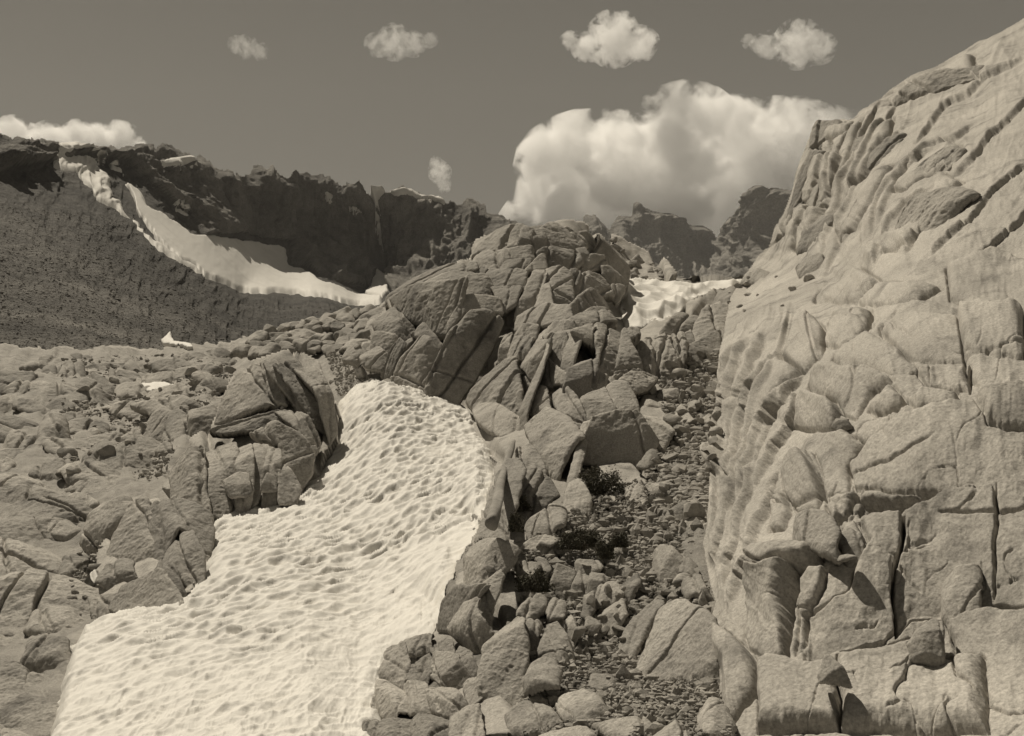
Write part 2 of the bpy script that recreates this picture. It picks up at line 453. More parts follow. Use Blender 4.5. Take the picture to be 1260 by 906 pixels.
    if lin:
        gu = x * math.cos(ga) + y * math.sin(ga); gv = -x * math.sin(ga) + y * math.cos(ga)
        wv = 0.05 * L * fbm(q * 2.0 + off + 3, 3, 33)
        h = h + L * lin * (fbm(np.stack([gu / L * 1.3, (gv + wv) / L * 16, x * 0], -1) + off, 4, 31, ridged=True))
    V = C0 + x[:, None] * ua + y[:, None] * va + h[:, None] * n
    if ref is not None:                                   # seat the block on its bed, most of its face clear of it
        sx = slice(None, None, max(1, len(V) // 1500))
        bx, by = unP(V[sx]); dif = ref(bx, by) - V[sx, 1]
        sh = margin * d0 - np.percentile(dif, pct)
        V = V - view * (sh / view[1]) if sh > 0 else V
        C0 = C0 - view * (sh / view[1]) if sh > 0 else C0
    # thickness: a body that runs back into the hill and narrows
    bd = np.array([view[0], view[1], min(view[2], 0) - 0.12]); bd /= np.linalg.norm(bd)
    T_ = thick * LB
    cen = V.mean(0)
    ctr = (cen - V) - ((cen - V) @ bd)[:, None] * bd
    back = bd * T_ + ctr * 0.22 - bd * ((V - cen) @ bd)[:, None] * 0.5
    mid = bd * T_ * 0.4 + ctr * 0.03
    V2, Q2, TT = close_back(V, Q[:, ::-1] if False else Q, back, mid)
    o = mesh_obj(name, V2, fix(Q2, V2, Q, n), mat, parent, fixT(TT, V2, Q, n), loc=C0)
    tag(o, label, cat, group, kind)
    return o

def _flip(V, Q, n):
    a, b, c = V[Q[:, 0]], V[Q[:, 1]], V[Q[:, 2]]
    return (np.cross(b - a, c - a) @ n).sum() < 0
def fix(Q2, V, Q, n): return Q2[:, ::-1] if _flip(V, Q, n) else Q2
def fixT(T, V, Q, n): return T[:, ::-1] if _flip(V, Q, n) else T

# ------------------------------------------------------------------ a continuous sheet of terrain with a body behind it
def sheet(name, poly, fd, mat, disp=None, step=1.4, back=None, parent=None, off=1.0, attr=None, edge=6.0, warp=2.5, lift=None, loc=None):
    poly = np.asarray(poly, float)
    lo, hi = poly.min(0), poly.max(0)
    X, Y = np.meshgrid(np.arange(lo[0] - 2 * step, hi[0] + 2 * step, step), np.arange(lo[1] - 2 * step, hi[1] + 2 * step, step), indexing='ij')
    q = np.stack([X / edge / 4, Y / edge / 4, X * 0], -1)
    s = sdf(X + warp * fbm(q, 4, 3), Y + warp * fbm(q + 40, 4, 4), poly)
    used, Q = grid_cells(s > -0.6 * step)
    x, y, s = X[used], Y[used], s[used]
    D = fd(x, y) * off
    V = P(x, y, D)
    nn = fnormal(lambda a, b: fd(a, b) * off, x, y)
    if lift is not None: V = V + lift(x, y, s, V)
    at = {}
    if disp is not None:
        r_ = disp(x, y, s, V, nn)
        if isinstance(r_, tuple): V, at = r_
        else: V = r_
    T = None
    Q2 = Q
    nv = len(V)
    mn = nn.mean(0)
    if back is not None:
        bo = np.tile(np.asarray(back, float), (len(V), 1))
        V, Q2, T = close_back(V, Q, bo, None, False)
    if at: at = {k: np.concatenate([v, np.full(len(V) - nv, v.mean())]) for k, v in at.items()}
    fl = _flip(V[:nv], Q, mn)
    if fl:
        Q2 = Q2[:, ::-1]
        if T is not None: T = T[:, ::-1]
    c = V.mean(0) if loc is None else loc
    return mesh_obj(name, V, Q2, mat, parent, T, at, loc=c)

# ================================================================== the setting
# ---- ground: one sheet from under the camera to the valley head
def ground_disp(x, y, s, V, n):
    D = V[:, 1:2]
    a = 0.010 * D
    o = fbm(V / (D * 0.05 + 0.15), 5, 40)[:, None] * a * 0.9 + fbm(V / (0.012 * D + 0.05), 3, 45, ridged=True)[:, None] * a * 0.35
    zone = np.ones(len(x))
    zone = 1.15 + 0.15 * np.clip((470 - x + 60 * fbm(V / 9.0, 3, 49)) / 140, 0, 1)
    return V + n * o, {'zone': zone}
gp = [(-420, 420), (60, 428), (200, 432), (300, 418), (360, 400), (440, 385), (500, 370), (600, 352), (700, 342), (930, 338), (1100, 345), (1300, 360), (1600, 420), (1600, 1190), (-420, 1190)]
g = sheet('ground', gp, GROUND_BED, M_GROUND, ground_disp, 2.2, back=(0, 14, -12), warp=1.5)
tag(g, kind='structure')
bedrock_floor = mesh_obj('terrain', np.array([[-3000, -400, -60], [3000, -400, -60], [3000, 3600, -60], [-3000, 3600, -60.0]]), np.array([[0, 1, 2, 3]]), M_GROUND, attr={'zone': np.ones(4)})
tag(bedrock_floor, kind='structure')

# ---- the dark ridge on the left
LEFTM = field([
    (-300, 190, 300), (-300, 330, 200), (-300, 460, 130), (-100, 160, 430), (-80, 300, 250), (-80, 430, 140),
    (70, 175, 560), (75, 230, 480), (80, 300, 330), (80, 360, 230), (80, 430, 140),
    (150, 183, 680), (170, 240, 600), (160, 300, 430), (160, 360, 280), (170, 430, 160),
    (200, 180, 740), (230, 265, 690), (240, 330, 520), (240, 390, 300), (250, 440, 180),
    (300, 215, 820), (290, 288, 790), (300, 360, 640), (300, 400, 420), (300, 450, 220),
    (360, 210, 860), (355, 325, 830), (360, 370, 680), (370, 400, 440), (380, 440, 250),
    (440, 225, 880), (450, 358, 850), (440, 378, 740), (450, 400, 500), (450, 450, 300),
    (470, 238, 900), (490, 233, 900), (480, 350, 850), (550, 246, 930), (560, 340, 850), (600, 255, 950), (600, 330, 850), (700, 300, 980), (700, 360, 850), (780, 330, 1000), (780, 400, 850)])
crest = [(-420, 210), (-300, 185), (-150, 160), (-60, 158), (20, 170), (70, 174), (85, 178), (110, 181), (140, 184), (160, 181), (185, 180), (192, 186), (200, 179), (214, 182), (226, 192), (240, 196),
         (246, 191), (262, 206), (282, 211), (300, 215), (309, 214), (311, 205), (322, 204), (326, 209), (336, 207), (344, 217), (357, 219), (361, 209), (366, 208), (388, 215), (395, 215), (408, 219), (421, 226), (432, 223), (446, 230), (456, 239),
         (463, 246), (471, 238), (490, 233), (505, 235), (520, 239), (548, 246), (570, 249), (590, 247), (599, 258), (612, 266), (640, 280), (680, 300), (720, 318), (790, 345)]
base_x = [-420, 70, 100, 150, 180, 230, 250, 300, 355, 360, 400, 450, 463, 475, 520, 600, 800]
base_y = [330, 200, 195, 205, 232, 265, 292, 290, 300, 326, 345, 358, 330, 352, 400, 420, 420]
BOWL = [(148, 222), (162, 228), (185, 250), (205, 270), (235, 287), (262, 290), (310, 296), (355, 306), (358, 328), (400, 347), (450, 360), (472, 362), (472, 378), (440, 378), (380, 366), (300, 362), (262, 346), (225, 325), (195, 298), (170, 268)]
def teeth(line, amp, seed):
    r = np.random.default_rng(seed); a = np.array(line, float); out = []
    xs = np.arange(a[0, 0], a[-1, 0], 2.6) + r.uniform(-.9, .9, len(np.arange(a[0, 0], a[-1, 0], 2.6)))
    ys = np.interp(xs, a[:, 0], a[:, 1]); k = 0
    big = np.interp(xs, xs[::7], r.uniform(-1, 1, len(xs[::7])))
    return [(float(x), float(y - amp * (.6 * b + r.uniform(-.6, .8)))) for x, y, b in zip(xs, ys, big)]
crest = teeth(crest, 3.4, 4)
lp = crest + [(790, 440), (450, 470), (300, 470), (60, 470), (-420, 480)]
def left_disp(x, y, s, V, n):
    by = np.interp(x, base_x, base_y)
    cl = np.clip((by - y) / 6.0, 0, 1)                       # cliff above the snow line, scree below
    nh = n * np.array([1, 1, 0.3]); nh /= np.linalg.norm(nh, axis=1, keepdims=True)
    q = np.stack([V[:, 0] / 26, V[:, 1] / 90, V[:, 2] / 75], -1)
    g1 = fbm(q, 4, 60, ridged=True); g2 = fbm(np.stack([V[:, 0] / 8, V[:, 1] / 20, V[:, 2] / 18], -1), 4, 66)
    top = np.clip(s / 12.0, 0.15, 1)
    h = cl * top * (15 * g1 + 6.5 * g2 + 1.6 * fbm(V / 3.2, 3, 68))
    h -= 8 * np.exp(-((x - 463 - (y - 240) * 0.03) / 5.0) ** 2) * cl * top      # couloir
    sc = (1 - cl)
    D = V[:, 1]
    sc = sc * (1 - .9 * np.clip(sdf(x, y, BOWL) / 12 + .6, 0, 1))
    h += sc * (0.004 * D * fbm(V / (0.03 * D[:, None]), 4, 70) + 0.003 * D * fbm(V / (0.010 * D[:, None]), 4, 75, ridged=True))
    near = np.clip((420 - D) / 260, 0, 1)
    z = np.where(cl > 0.5, 1.0 + 0.3 * g1, 0.5)  # ribs painted paler than the gullies, as if lit; scree darker
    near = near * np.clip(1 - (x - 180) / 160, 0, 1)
    z = z * (1 - near) + near * (1.15 + 0.5 * fbm(V / 25.0, 4, 78))  # near left slope paler: lens flare put into the albedo, mottled
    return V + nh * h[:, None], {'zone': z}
BOWL = [(148, 222), (162, 228), (185, 250), (205, 270), (235, 287), (262, 290), (310, 296), (355, 306), (358, 328), (400, 347), (450, 360), (472, 362), (472, 378), (440, 378), (380, 366), (300, 362), (262, 346), (225, 325), (195, 298), (170, 268)]
def teeth(line, amp, seed):
    r = np.random.default_rng(seed); a = np.array(line, float); out = []
    xs = np.arange(a[0, 0], a[-1, 0], 2.6) + r.uniform(-.9, .9, len(np.arange(a[0, 0], a[-1, 0], 2.6)))
    ys = np.interp(xs, a[:, 0], a[:, 1]); k = 0
    big = np.interp(xs, xs[::7], r.uniform(-1, 1, len(xs[::7])))
    return [(float(x), float(y - amp * (.6 * b + r.uniform(-.6, .8)))) for x, y, b in zip(xs, ys, big)]
crest = teeth(crest, 3.4, 4)
lp = crest + [(790, 440), (450, 470), (300, 470), (60, 470), (-420, 480)]
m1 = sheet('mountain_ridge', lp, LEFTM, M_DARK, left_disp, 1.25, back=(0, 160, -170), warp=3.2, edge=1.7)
tag(m1, 'dark jagged rock ridge with scree below it on the left skyline', kind='structure')

# ---- far peaks to the right
FAR = field([(690, 285, 2500), (760, 265, 2600), (790, 252, 2600), (880, 290, 2800), (940, 230, 2300), (1000, 240, 2300), (1080, 260, 2300), (690, 380, 2300), (800, 380, 2300), (890, 380, 2300), (960, 380, 2000), (1080, 380, 2000)])
fc = [(690, 300), (716, 278), (718, 266), (722, 264), (727, 266), (732, 265), (738, 272), (745, 277), (750, 284)] + ZP(3, [(0, 630), (20, 632), (45, 636), (55, 625), (58, 590), (66, 583), (80, 586), (90, 603), (120, 612), (150, 618), (185, 622), (210, 632), (235, 645), (245, 660), (270, 664), (305, 668), (340, 685), (352, 705), (370, 712), (382, 690), (392, 655), (405, 634), (428, 628), (440, 600), (455, 575), (475, 535), (500, 521), (525, 523), (540, 533), (575, 530), (600, 537), (640, 545)]) + [(1010, 245), (1090, 270)]
def far_disp(x, y, s, V, n):
    q = np.stack([V[:, 0] / 60, V[:, 1] / 220, V[:, 2] / 190], -1)
    g1 = fbm(q, 5, 80, ridged=True)
    h = np.clip(s / 10, 0.1, 1) * (48 * g1 + 16 * fbm(V / 40.0, 4, 86) + 9 * fbm(V / 16.0, 3, 88, ridged=True))
    nh = n * np.array([1, 1, 0.3])
    return V + nh * h[:, None], {'zone': 1.0 + 0.15 * g1}
m2 = sheet('mountain_peaks', fc + [(1090, 400), (690, 400)], FAR, M_FAR, far_disp, 1.1, back=(0, 500, -500), warp=1.3, edge=3)
tag(m2, 'two distant grey rock peaks with a notch between them beneath the cloud', kind='structure')

# ---- snow lying on the ridge
def far_snow(poly, label, thick=2.2, warp=9.0, group='snow patches on the dark ridge', name='snow_patch', edge=5, smooth=None):
    def disp(x, y, s, V, n):
        V2, _ = left_disp(x, y, sdf(x, y, lp), V, n)
        V2 = V2 if smooth is None else V + (V2 - V) * smooth
        k = np.clip(s / (1.3 if warp < 4.5 else 4.0), 0, 1)
        return V2 + (np.array([0, -0.75, 0.66]) * thick) * (k * 2.2 - 0.9)[:, None], {'greying': np.zeros(len(x))}
    o = sheet(name, poly, LEFTM, M_SNOWF, disp, 1.25, warp=warp, edge=edge, back=(0, 3, -2))
    return tag(o, label, 'snow patch', group)
far_snow(BOWL,
         'broad grey snowfield curving along the foot of the dark cliffs', 2.5, 7.0, None, 'snowfield', smooth=1.0)
far_snow([(66, 180), (98, 184), (118, 198), (136, 222), (150, 252), (160, 275), (140, 262), (122, 252), (108, 232), (88, 216), (60, 208)], 'streaky snow slope at the left end of the ridge crest', 1.8, 7)
far_snow([(132, 200), (150, 208), (155, 216), (135, 212)], 'small snow patch just under the ridge crest above the streaky slope', 1.6, 5)
far_snow([(192, 200), (210, 195), (234, 195), (228, 202), (214, 207)], 'bright snow patch high in a hollow of the dark cliffs', 1.6, 4.4)
far_snow([(155, 262), (175, 282), (230, 318), (262, 346), (240, 338), (190, 306), (160, 276)], 'thin snow streak below the broad snowfield on the scree', 1.5, 5)
far_snow([(208, 246), (220, 254), (232, 268), (226, 266), (212, 254)], 'thin slanting snow sliver on the cliff face', 1.5, 2.5, edge=3)
far_snow([(455, 236), (476, 237), (465, 247), (467, 255), (470, 302), (464, 302), (460, 255)], 'snow filled notch and thin couloir splitting the ridge', 6.0, 2.0, edge=3)
far_snow([(463, 332), (474, 335), (478, 362), (470, 368), (448, 362), (456, 350)], 'snow cone spreading at the foot of the couloir', 2.5, 2.5, edge=3)
far_snow([(478, 237), (492, 233), (508, 236), (520, 244), (526, 252), (516, 250), (500, 242), (484, 243)], 'bright snow cap right of the notch on the ridge crest', 2.2, 2.5, edge=3)
far_snow([(520, 240), (540, 243), (548, 249), (546, 254), (532, 248)], 'small snow cap further right along the ridge crest', 2.2, 2.5, edge=3)
far_snow([(396, 241), (410, 240), (414, 236), (408, 246), (398, 252)], 'tiny snow patch in the cliff below the blocky crest', 2.5, 2, edge=3)
far_snow([(430, 252), (446, 262), (440, 262), (428, 256)], 'tiny slanting snow streak left of the couloir', 2.5, 2, edge=3)
# ================================================================== the jointed central outcrop
def centre(z, pts, fd):
    p = np.array(ZP(z, pts)).mean(0); return P(p[0], p[1], float(fd(*p)))

def core_disp(amp):
    def f(x, y, s, V, n):
        D = V[:, 1:2]
        # jointed: cells a few hand spans to a few metres across, each set in or out a little
        k = (0.045 * D[:, 0])
        u = V[:, 0] / k + 0.35 * V[:, 2] / k + 0.3 * fbm(V / k[:, None], 3, 92); v = V[:, 2] / k * 0.7 + V[:, 1] / k * .3 + 0.3 * fbm(V / k[:, None] + 9, 3, 93)
        f1, f2, cid = worley(u, v, 19)
        o = ((cid % 997) / 997.0 - .5) * 1.6 - 1.3 * np.exp(-((f2 - f1) / .10) ** 2)
        return V + n * (amp * D * (fbm(V / (0.05 * D), 5, 91) + o)[:, None])
    return f

outcrop = empty('rock_outcrop', centre(0, [(650, 430)], OUT), 'tall stepped outcrop of jointed grey granite slabs in the middle, above the snow', 'outcrop')
sheet('bedrock', OUTP,
      OUT, M_GRAN, core_disp(0.006), 2.0, back=(0, 7, -3), parent=outcrop, off=1.07, warp=3)
def O(z, pts, **k):
    kw = dict(cracks=1, steep=0.55, bev=0.065, fac=.2, relief=.7, ref=lambda a, b: OUT(a, b) * 1.06, pct=6, grow=5.5)
    kw.update(k)
    return block('slab', z, pts, OUT, M_GRAN, outcrop, **kw)
# upper storeys
O(5, [(520,235),(530,180),(590,150),(680,112),(740,118),(725,180),(640,205),(560,222)], cracks=2, steep=.6)
O(5, [(718,185),(728,130),(800,118),(812,200),(750,195)])
O(5, [(795,130),(850,106),(900,123),(962,148),(972,205),(900,200),(830,205),(800,195)], cracks=2, steep=.6)
O(5, [(962,150),(1010,148),(1034,180),(1044,240),(970,255),(965,200)])
O(5, [(1028,165),(1085,172),(1130,220),(1142,335),(1090,325),(1050,275),(1035,220)])
O(5, [(527,245),(560,212),(655,202),(664,285),(600,297),(530,292)], fwd=.006)
O(5, [(652,212),(750,203),(758,255),(720,268),(660,258)], fwd=.006)
O(5, [(638,288),(660,256),(748,253),(732,295)], fwd=.012)
O(5, [(722,310),(790,238),(808,238),(814,290),(760,295)], fwd=.012)
O(5, [(798,210),(870,198),(952,208),(953,272),(880,290),(813,285)], fwd=.006, cracks=2)
O(5, [(950,215),(985,205),(985,290),(955,300)], fwd=.004)
O(5, [(978,240),(1052,238),(1062,292),(985,290)], fwd=.008)
O(5, [(1053,282),(1100,288),(1138,352),(1085,358),(1058,315)], fwd=.008)
# left shoulder
O(5, [(203,412),(300,358),(372,348),(364,402),(322,470),(332,512),(280,495),(228,455)], steep=.3, cracks=1, fwd=.01)
O(5, [(368,350),(482,332),(488,352),(458,472),(428,548),(375,548),(325,512),(322,465),(362,400)], steep=.3, fwd=.01, cracks=2)
O(5, [(172,412),(182,385),(270,338),(390,278),(522,262),(526,292),(400,315),(300,352),(205,408)], steep=1.0, cracks=3, grain=20)
O(5, [(300,348),(400,305),(512,293),(508,328),(480,336),(340,354)], steep=.6, fwd=.006)
O(5, [(170,415),(200,405),(235,460),(250,490),(210,470)], steep=.4)
O(5, [(533,292),(578,288),(564,322),(528,318)], fwd=.008)
O(5, [(563,322),(600,286),(722,293),(718,358),(600,362)], fwd=.012)
O(5, [(458,405),(500,328),(572,323),(602,366),(597,402),(510,406),(465,445)], fwd=.012)
O(5, [(597,362),(708,363),(684,430),(640,455),(623,447),(618,400)], fwd=.014)
O(5, [(438,482),(500,403),(604,400),(626,412),(628,462),(560,457),(510,457),(450,505),(426,525)], fwd=.018, steep=.5)
# the big leaning slab and its crack
O(5, [(333,778),(430,560),(514,453),(577,450),(628,470),(643,500),(602,592),(532,722),(466,828),(398,808)], fwd=.024, steep=.28, fac=.16, cracks=3, grain=62, thick=.5, bev=.05)
# centre
O(5, [(688,462),(768,302),(816,286),(793,400),(764,455)], fwd=.012, bev=.07)
O(5, [(786,402),(818,286),(838,440),(764,455)], fwd=.012, bev=.07)
O(5, [(824,290),(880,283),(912,310),(924,428),(842,440)], fwd=.010, cracks=3)
O(5, [(918,300),(952,298),(950,372),(922,375)], fwd=.008)
O(5, [(953,372),(980,308),(1047,308),(1083,350),(1088,388),(1010,388),(960,382)], fwd=.012, cracks=2)
O(5, [(1083,358),(1132,358),(1128,380),(1108,418),(1088,392)], fwd=.008)
O(5, [(918,442),(970,400),(1000,383),(1088,388),(1103,420),(1118,492),(1080,492),(1040,452),(970,462),(930,482)], fwd=.016, cracks=2)
O(5, [(678,512),(700,463),(800,443),(893,438),(908,492),(800,512),(740,517)], fwd=.018, steep=.6, cracks=2)
O(5, [(757,515),(908,498),(914,542),(850,562),(790,578),(753,572)], fwd=.022)
O(5, [(678,562),(700,518),(758,513),(748,562),(700,582)], fwd=.022)
O(5, [(903,500),(950,468),(1040,446),(1093,497),(1000,508),(930,542),(906,537)], fwd=.03, steep=.5, bev=.06, fac=.15)
O(5, [(663,642),(680,573),(742,563),(733,622),(688,757),(670,702)], fwd=.026, cracks=2, grain=70)
O(5, [(732,582),(803,573),(803,600),(763,702),(723,802),(700,872),(688,760),(723,640)], fwd=.026, steep=.35, bev=.06)
O(5, [(508,822),(560,738),(620,648),(658,638),(683,770),(698,872),(690,908),(600,908),(558,870)], fwd=.03, steep=.35, cracks=2, grain=65, bev=.06)
O(5, [(618,652),(640,558),(668,538),(668,600),(652,648)], fwd=.02)
O(5, [(803,545),(905,540),(990,505),(960,560),(870,565),(830,585)], fwd=.02)
# lit rounded mass lower right
for pts, k in [
  ([(82,285),(108,190),(150,138),(222,128),(217,222),(172,305),(130,252)], dict(cracks=2)),
  ([(218,140),(272,138),(293,170),(242,325),(203,272),(213,200)], dict(fwd=.004)),
  ([(240,442),(238,370),(288,170),(322,158),(384,260),(378,332),(322,445),(278,462)], dict(fwd=.012, fac=.4)),
  ([(66,385),(80,290),(130,258),(172,303),(244,340),(238,402),(180,372),(100,404)], dict(fwd=.008)),
  ([(14,515),(62,398),(104,398),(124,492),(28,524)], dict(fwd=.008)),
  ([(124,390),(180,372),(238,410),(314,492),(294,604),(238,584),(198,512),(148,440)], dict(fwd=.012, cracks=2, grain=130)),
  ([(28,560),(60,528),(110,498),(202,518),(294,630),(243,694),(150,824),(88,742),(58,642),(33,602)], dict(fwd=.025, fac=.55, nf=4, cracks=0, bev=.05, steep=.7)),
  ([(-4,702),(30,688),(62,698),(104,760),(134,844),(80,840),(-4,795)], dict(fwd=.02)),
  ([(283,112),(370,63),(452,58),(544,78),(524,182),(473,348),(393,314),(398,180),(338,152)], dict(cracks=2, steep=.7, grain=75)),
  ([(533,90),(598,98),(604,140),(562,160),(644,292),(590,314),(488,334),(518,200)], dict(cracks=4, rough=1.8)),
  ([(598,172),(640,148),(720,118),(813,113),(834,170),(804,285),(760,305),(640,325),(618,250)], dict(cracks=5, grain=90, lin=.02, rough=1.3)),
  ([(366,385),(393,318),(473,350),(468,398),(380,405)], dict(fwd=.01)),
  ([(468,395),(490,335),(600,318),(700,330),(640,400),(560,420),(540,400)], dict(cracks=3, rough=1.8)),
  ([(318,427),(460,383),(502,336),(548,400),(590,503),(550,520),(490,504),(400,550),(366,503)], dict(fwd=.05, steep=.9, fac=.25, cracks=1, thick=.9, bev=.05, margin=.035)),
  ([(300,770),(365,560),(420,538),(500,518),(585,518),(690,680),(560,840),(480,810),(400,780)], dict(fwd=-.004, steep=.12, fac=.08, cracks=1, bev=.03, ref=None)),
  ([(582,520),(702,508),(744,560),(769,612),(722,694),(640,654),(597,592)], dict(fwd=.02, steep=.4)),
  ([(224,906),(278,740),(318,560),(368,478),(404,543),(352,580),(322,720),(302,800),(282,906)], dict(fwd=.0, bev=.06, cracks=2, grain=70, margin=-.01, steep=.8)),
  ([(848,275),(858,190),(960,138),(1054,88),(1034,192),(902,275)], dict(fwd=.004, bev=.07)),
  ([(858,122),(950,-4),(1075,-10),(1064,82),(960,144),(900,144)], dict(fwd=.006, bev=.06, fac=.2)),
  ([(740,82),(830,-4),(934,-4),(862,122),(828,104)], dict(fwd=.002)),
  ([(246,72),(370,-4),(424,-4),(484,57),(380,62),(258,114)], dict(fwd=.012)),
  ([(800,150),(870,110),(880,190),(850,270),(810,260)], dict(fwd=-.01)),
 ]:
    O(11, pts, **k)
O(8, [(694,172),(712,70),(760,45),(832,105),(858,150),(795,182),(735,195),(696,245)], fwd=.01, steep=.8, bev=.05, rough=1.3, cracks=2)
O(5, [(690,910),(705,880),(730,800),(790,660),(800,600),(815,620),(790,720),(735,860),(720,930)], fwd=.0, bev=.05, cracks=0, steep=.9, margin=-.008)
O(5, [(500,830),(520,790),(600,820),(690,880),(700,930),(640,960),(560,900)], fwd=.01, bev=.06, cracks=2)
# small slabs low on the left side of the outcrop
for pts, k in [
  ([(128,502),(200,428),(244,490),(304,542),(240,594),(158,544)], dict()),
  ([(188,732),(290,548),(334,558),(374,642),(354,722),(332,774),(238,764)], dict(cracks=3, fwd=.01, grain=60)),
  ([(288,557),(330,512),(394,590),(370,608),(320,574)], dict(fwd=.012)),
  ([(153,702),(208,568),(248,600),(203,692),(168,738)], dict(cracks=2, lin=.03, grain=70, fwd=.01)),
  ([(108,642),(128,548),(204,558),(184,642),(120,674)], dict()),
  ([(16,652),(28,598),(112,588),(104,622),(60,660)], dict(fwd=.008)),
  ([(80,640),(130,600),(180,640),(150,690),(100,680)], dict(fwd=.012)),
  ([(240,600),(300,545),(292,560),(205,690)], dict()),
 ]:
    O(5, pts, **k)

# summit boulders on the skyline and the far bouldery shoulder
shoulder = empty('bouldery_shoulder', P(790, 320, 66), 'far bouldery shoulder falling from the outcrop top to the upper snow', 'outcrop')
SH = field([(760, 290, 66), (825, 340, 58), (765, 345, 58), (800, 305, 70), (820, 320, 68)])
sheet('bedrock', [(752, 282), (762, 286), (775, 296), (790, 305), (805, 318), (822, 330), (830, 348), (765, 350), (755, 310)], SH, M_GRAN, core_disp(0.008), 1.5, back=(0, 8, -6), parent=shoulder, warp=3)
rs = np.random.default_rng(5)
for k in range(26):
    cx, cy = rs.uniform(756, 822), 0
    top = np.interp(cx, [752, 775, 805, 824], [284, 297, 319, 334]); cy = rs.uniform(top + 3, 346)
    w = rs.uniform(4, 11); hh = w * rs.uniform(.45, .9)
    an = np.sort(rs.uniform(0, 2 * math.pi, 7))
    block('boulder', 0, [(cx + w * math.cos(a), cy + hh * math.sin(a)) for a in an], SH, M_GRAN, shoulder, steep=.6, fwd=.01 + rs.uniform(0, .01), bev=.16, cracks=0, fac=.5, rough=1.5)

# ================================================================== the knob left of the snow
knob = empty('granite_outcrop', centre(0, [(310, 540)], KNOB), 'dark grey pyramid shaped granite knob split by steep joints, left of the snow', 'outcrop')
sheet('bedrock', [(258, 520), (285, 462), (318, 442), (360, 428), (392, 445), (412, 490), (412, 530), (385, 585), (345, 606), (250, 614), (195, 595), (215, 560)], KNOB, M_LEFT, core_disp(.006), 2.0, back=(0, 5, -2), parent=knob, off=1.045, warp=3)
def K(z, pts, parent=knob, name='slab', mat=M_LEFT, fd=KNOB, **k):
    kw = dict(cracks=2, steep=.5, bev=.045, grain=115, relief=.8, ref=lambda a, b: KNOB(a, b) * 1.03, pct=10, margin=.012, grow=3.5)
    kw.update(k)
    return block(name, z, pts, fd, mat, parent, **kw)
K(4, [(652,644),(698,540),(735,448),(850,393),(892,430),(912,547),(870,547),(800,592),(740,628)], fac=.12, cracks=2, steep=.4, yaw=-8, bev=.04, fwd=.012)
K(4, [(848,397),(905,388),(962,500),(1012,580),(1064,652),(1000,604),(930,512),(888,470)], fwd=.016, cracks=3, lin=.02, yaw=22)
K(4, [(900,388),(1000,362),(1042,470),(1090,600),(1118,668),(1060,640),(1010,570),(960,490)], fwd=.014, cracks=4, lin=.025, yaw=26)
K(4, [(996,364),(1082,402),(1114,500),(1158,622),(1132,664),(1095,600),(1045,470)], fwd=.010, cracks=3, lin=.025, yaw=26)
K(4, [(905,545),(1000,560),(1082,692),(1062,762),(1000,692),(940,602)], fwd=.022, yaw=20, cracks=3, lin=.02)
K(4, [(636,672),(740,624),(840,588),(904,568),(944,602),(962,642),(880,652),(800,662),(700,692)], fwd=.018, steep=.9, cracks=4, grain=20, rough=1.6)
K(4, [(455,800),(560,738),(600,716),(610,800),(620,906),(640,990),(560,1000),(470,930)], fwd=.02, cracks=2, grain=95)
K(4, [(596,716),(660,698),(742,688),(752,780),(742,900),(720,1000),(690,1010),(632,990),(612,890)], fwd=.024, cracks=2, grain=95, bev=.05)
K(4, [(738,690),(800,690),(815,800),(812,900),(790,985),(735,985),(745,880)], fwd=.026, cracks=2, grain=95, bev=.05)
K(4, [(802,690),(870,710),(862,820),(838,950),(800,985),(816,880)], fwd=.024, cracks=1, grain=95, bev=.05)
K(4, [(868,712),(922,742),(918,860),(905,960),(842,960),(862,830)], fwd=.022, cracks=2, grain=100, bev=.05)
K(4, [(800,664),(900,638),(1002,700),(1054,762),(1044,832),(1000,912),(945,930),(920,890),(922,742),(870,706)], fwd=.018, cracks=3, yaw=15, lin=.015)
K(4, [(918,790),(960,830),(1000,900),(985,960),(915,960)], fwd=.028, yaw=15)
K(7, [(700,100),(735,72),(790,70),(800,140),(720,150)], fwd=.034, cracks=0)
K(7, [(845,130),(870,75),(905,75),(905,130)], fwd=.034, cracks=0)
K(7, [(512,40),(560,30),(600,90),(610,140),(540,110)], fwd=.03, cracks=0)

low = empty('rock_ledge', centre(0, [(190, 680)], KNOB), 'low cracked granite ledge beside the snow edge at lower left', 'outcrop')
sheet('bedrock', [(120, 690), (160, 620), (200, 612), (255, 625), (255, 680), (235, 735), (150, 755), (125, 735)], KNOB, M_LEFT, core_disp(.006), 2.0, back=(0, 4, -2), parent=low, off=1.03, warp=3)
K(7, [(196,402),(320,196),(392,178),(404,270),(398,372),(330,412)], low, fwd=.02, steep=.4, cracks=1, fac=.15)
K(7, [(398,232),(404,188),(520,173),(634,208),(638,250),(604,372),(560,292),(520,282),(470,332),(408,372)], low, fwd=.022, cracks=3, fac=.35, yaw=12)
K(7, [(406,382),(520,282),(562,298),(604,380),(584,462),(547,542),(500,442),(430,452),(326,482)], low, fwd=.03, cracks=3, fac=.3, yaw=8)
K(7, [(240,605),(290,518),(440,447),(513,577),(440,602),(300,644)], low, fwd=.034, steep=.35, cracks=0, fac=.15)
K(7, [(436,448),(500,436),(548,557),(510,582)], low, fwd=.034, cracks=1, yaw=18)
K(7, [(190,500),(260,400),(320,410),(330,480),(240,520)], low, fwd=.02, steep=.8)
K(7, [(160,560),(260,520),(300,560),(230,640),(170,640)], low, fwd=.02, steep=.7)

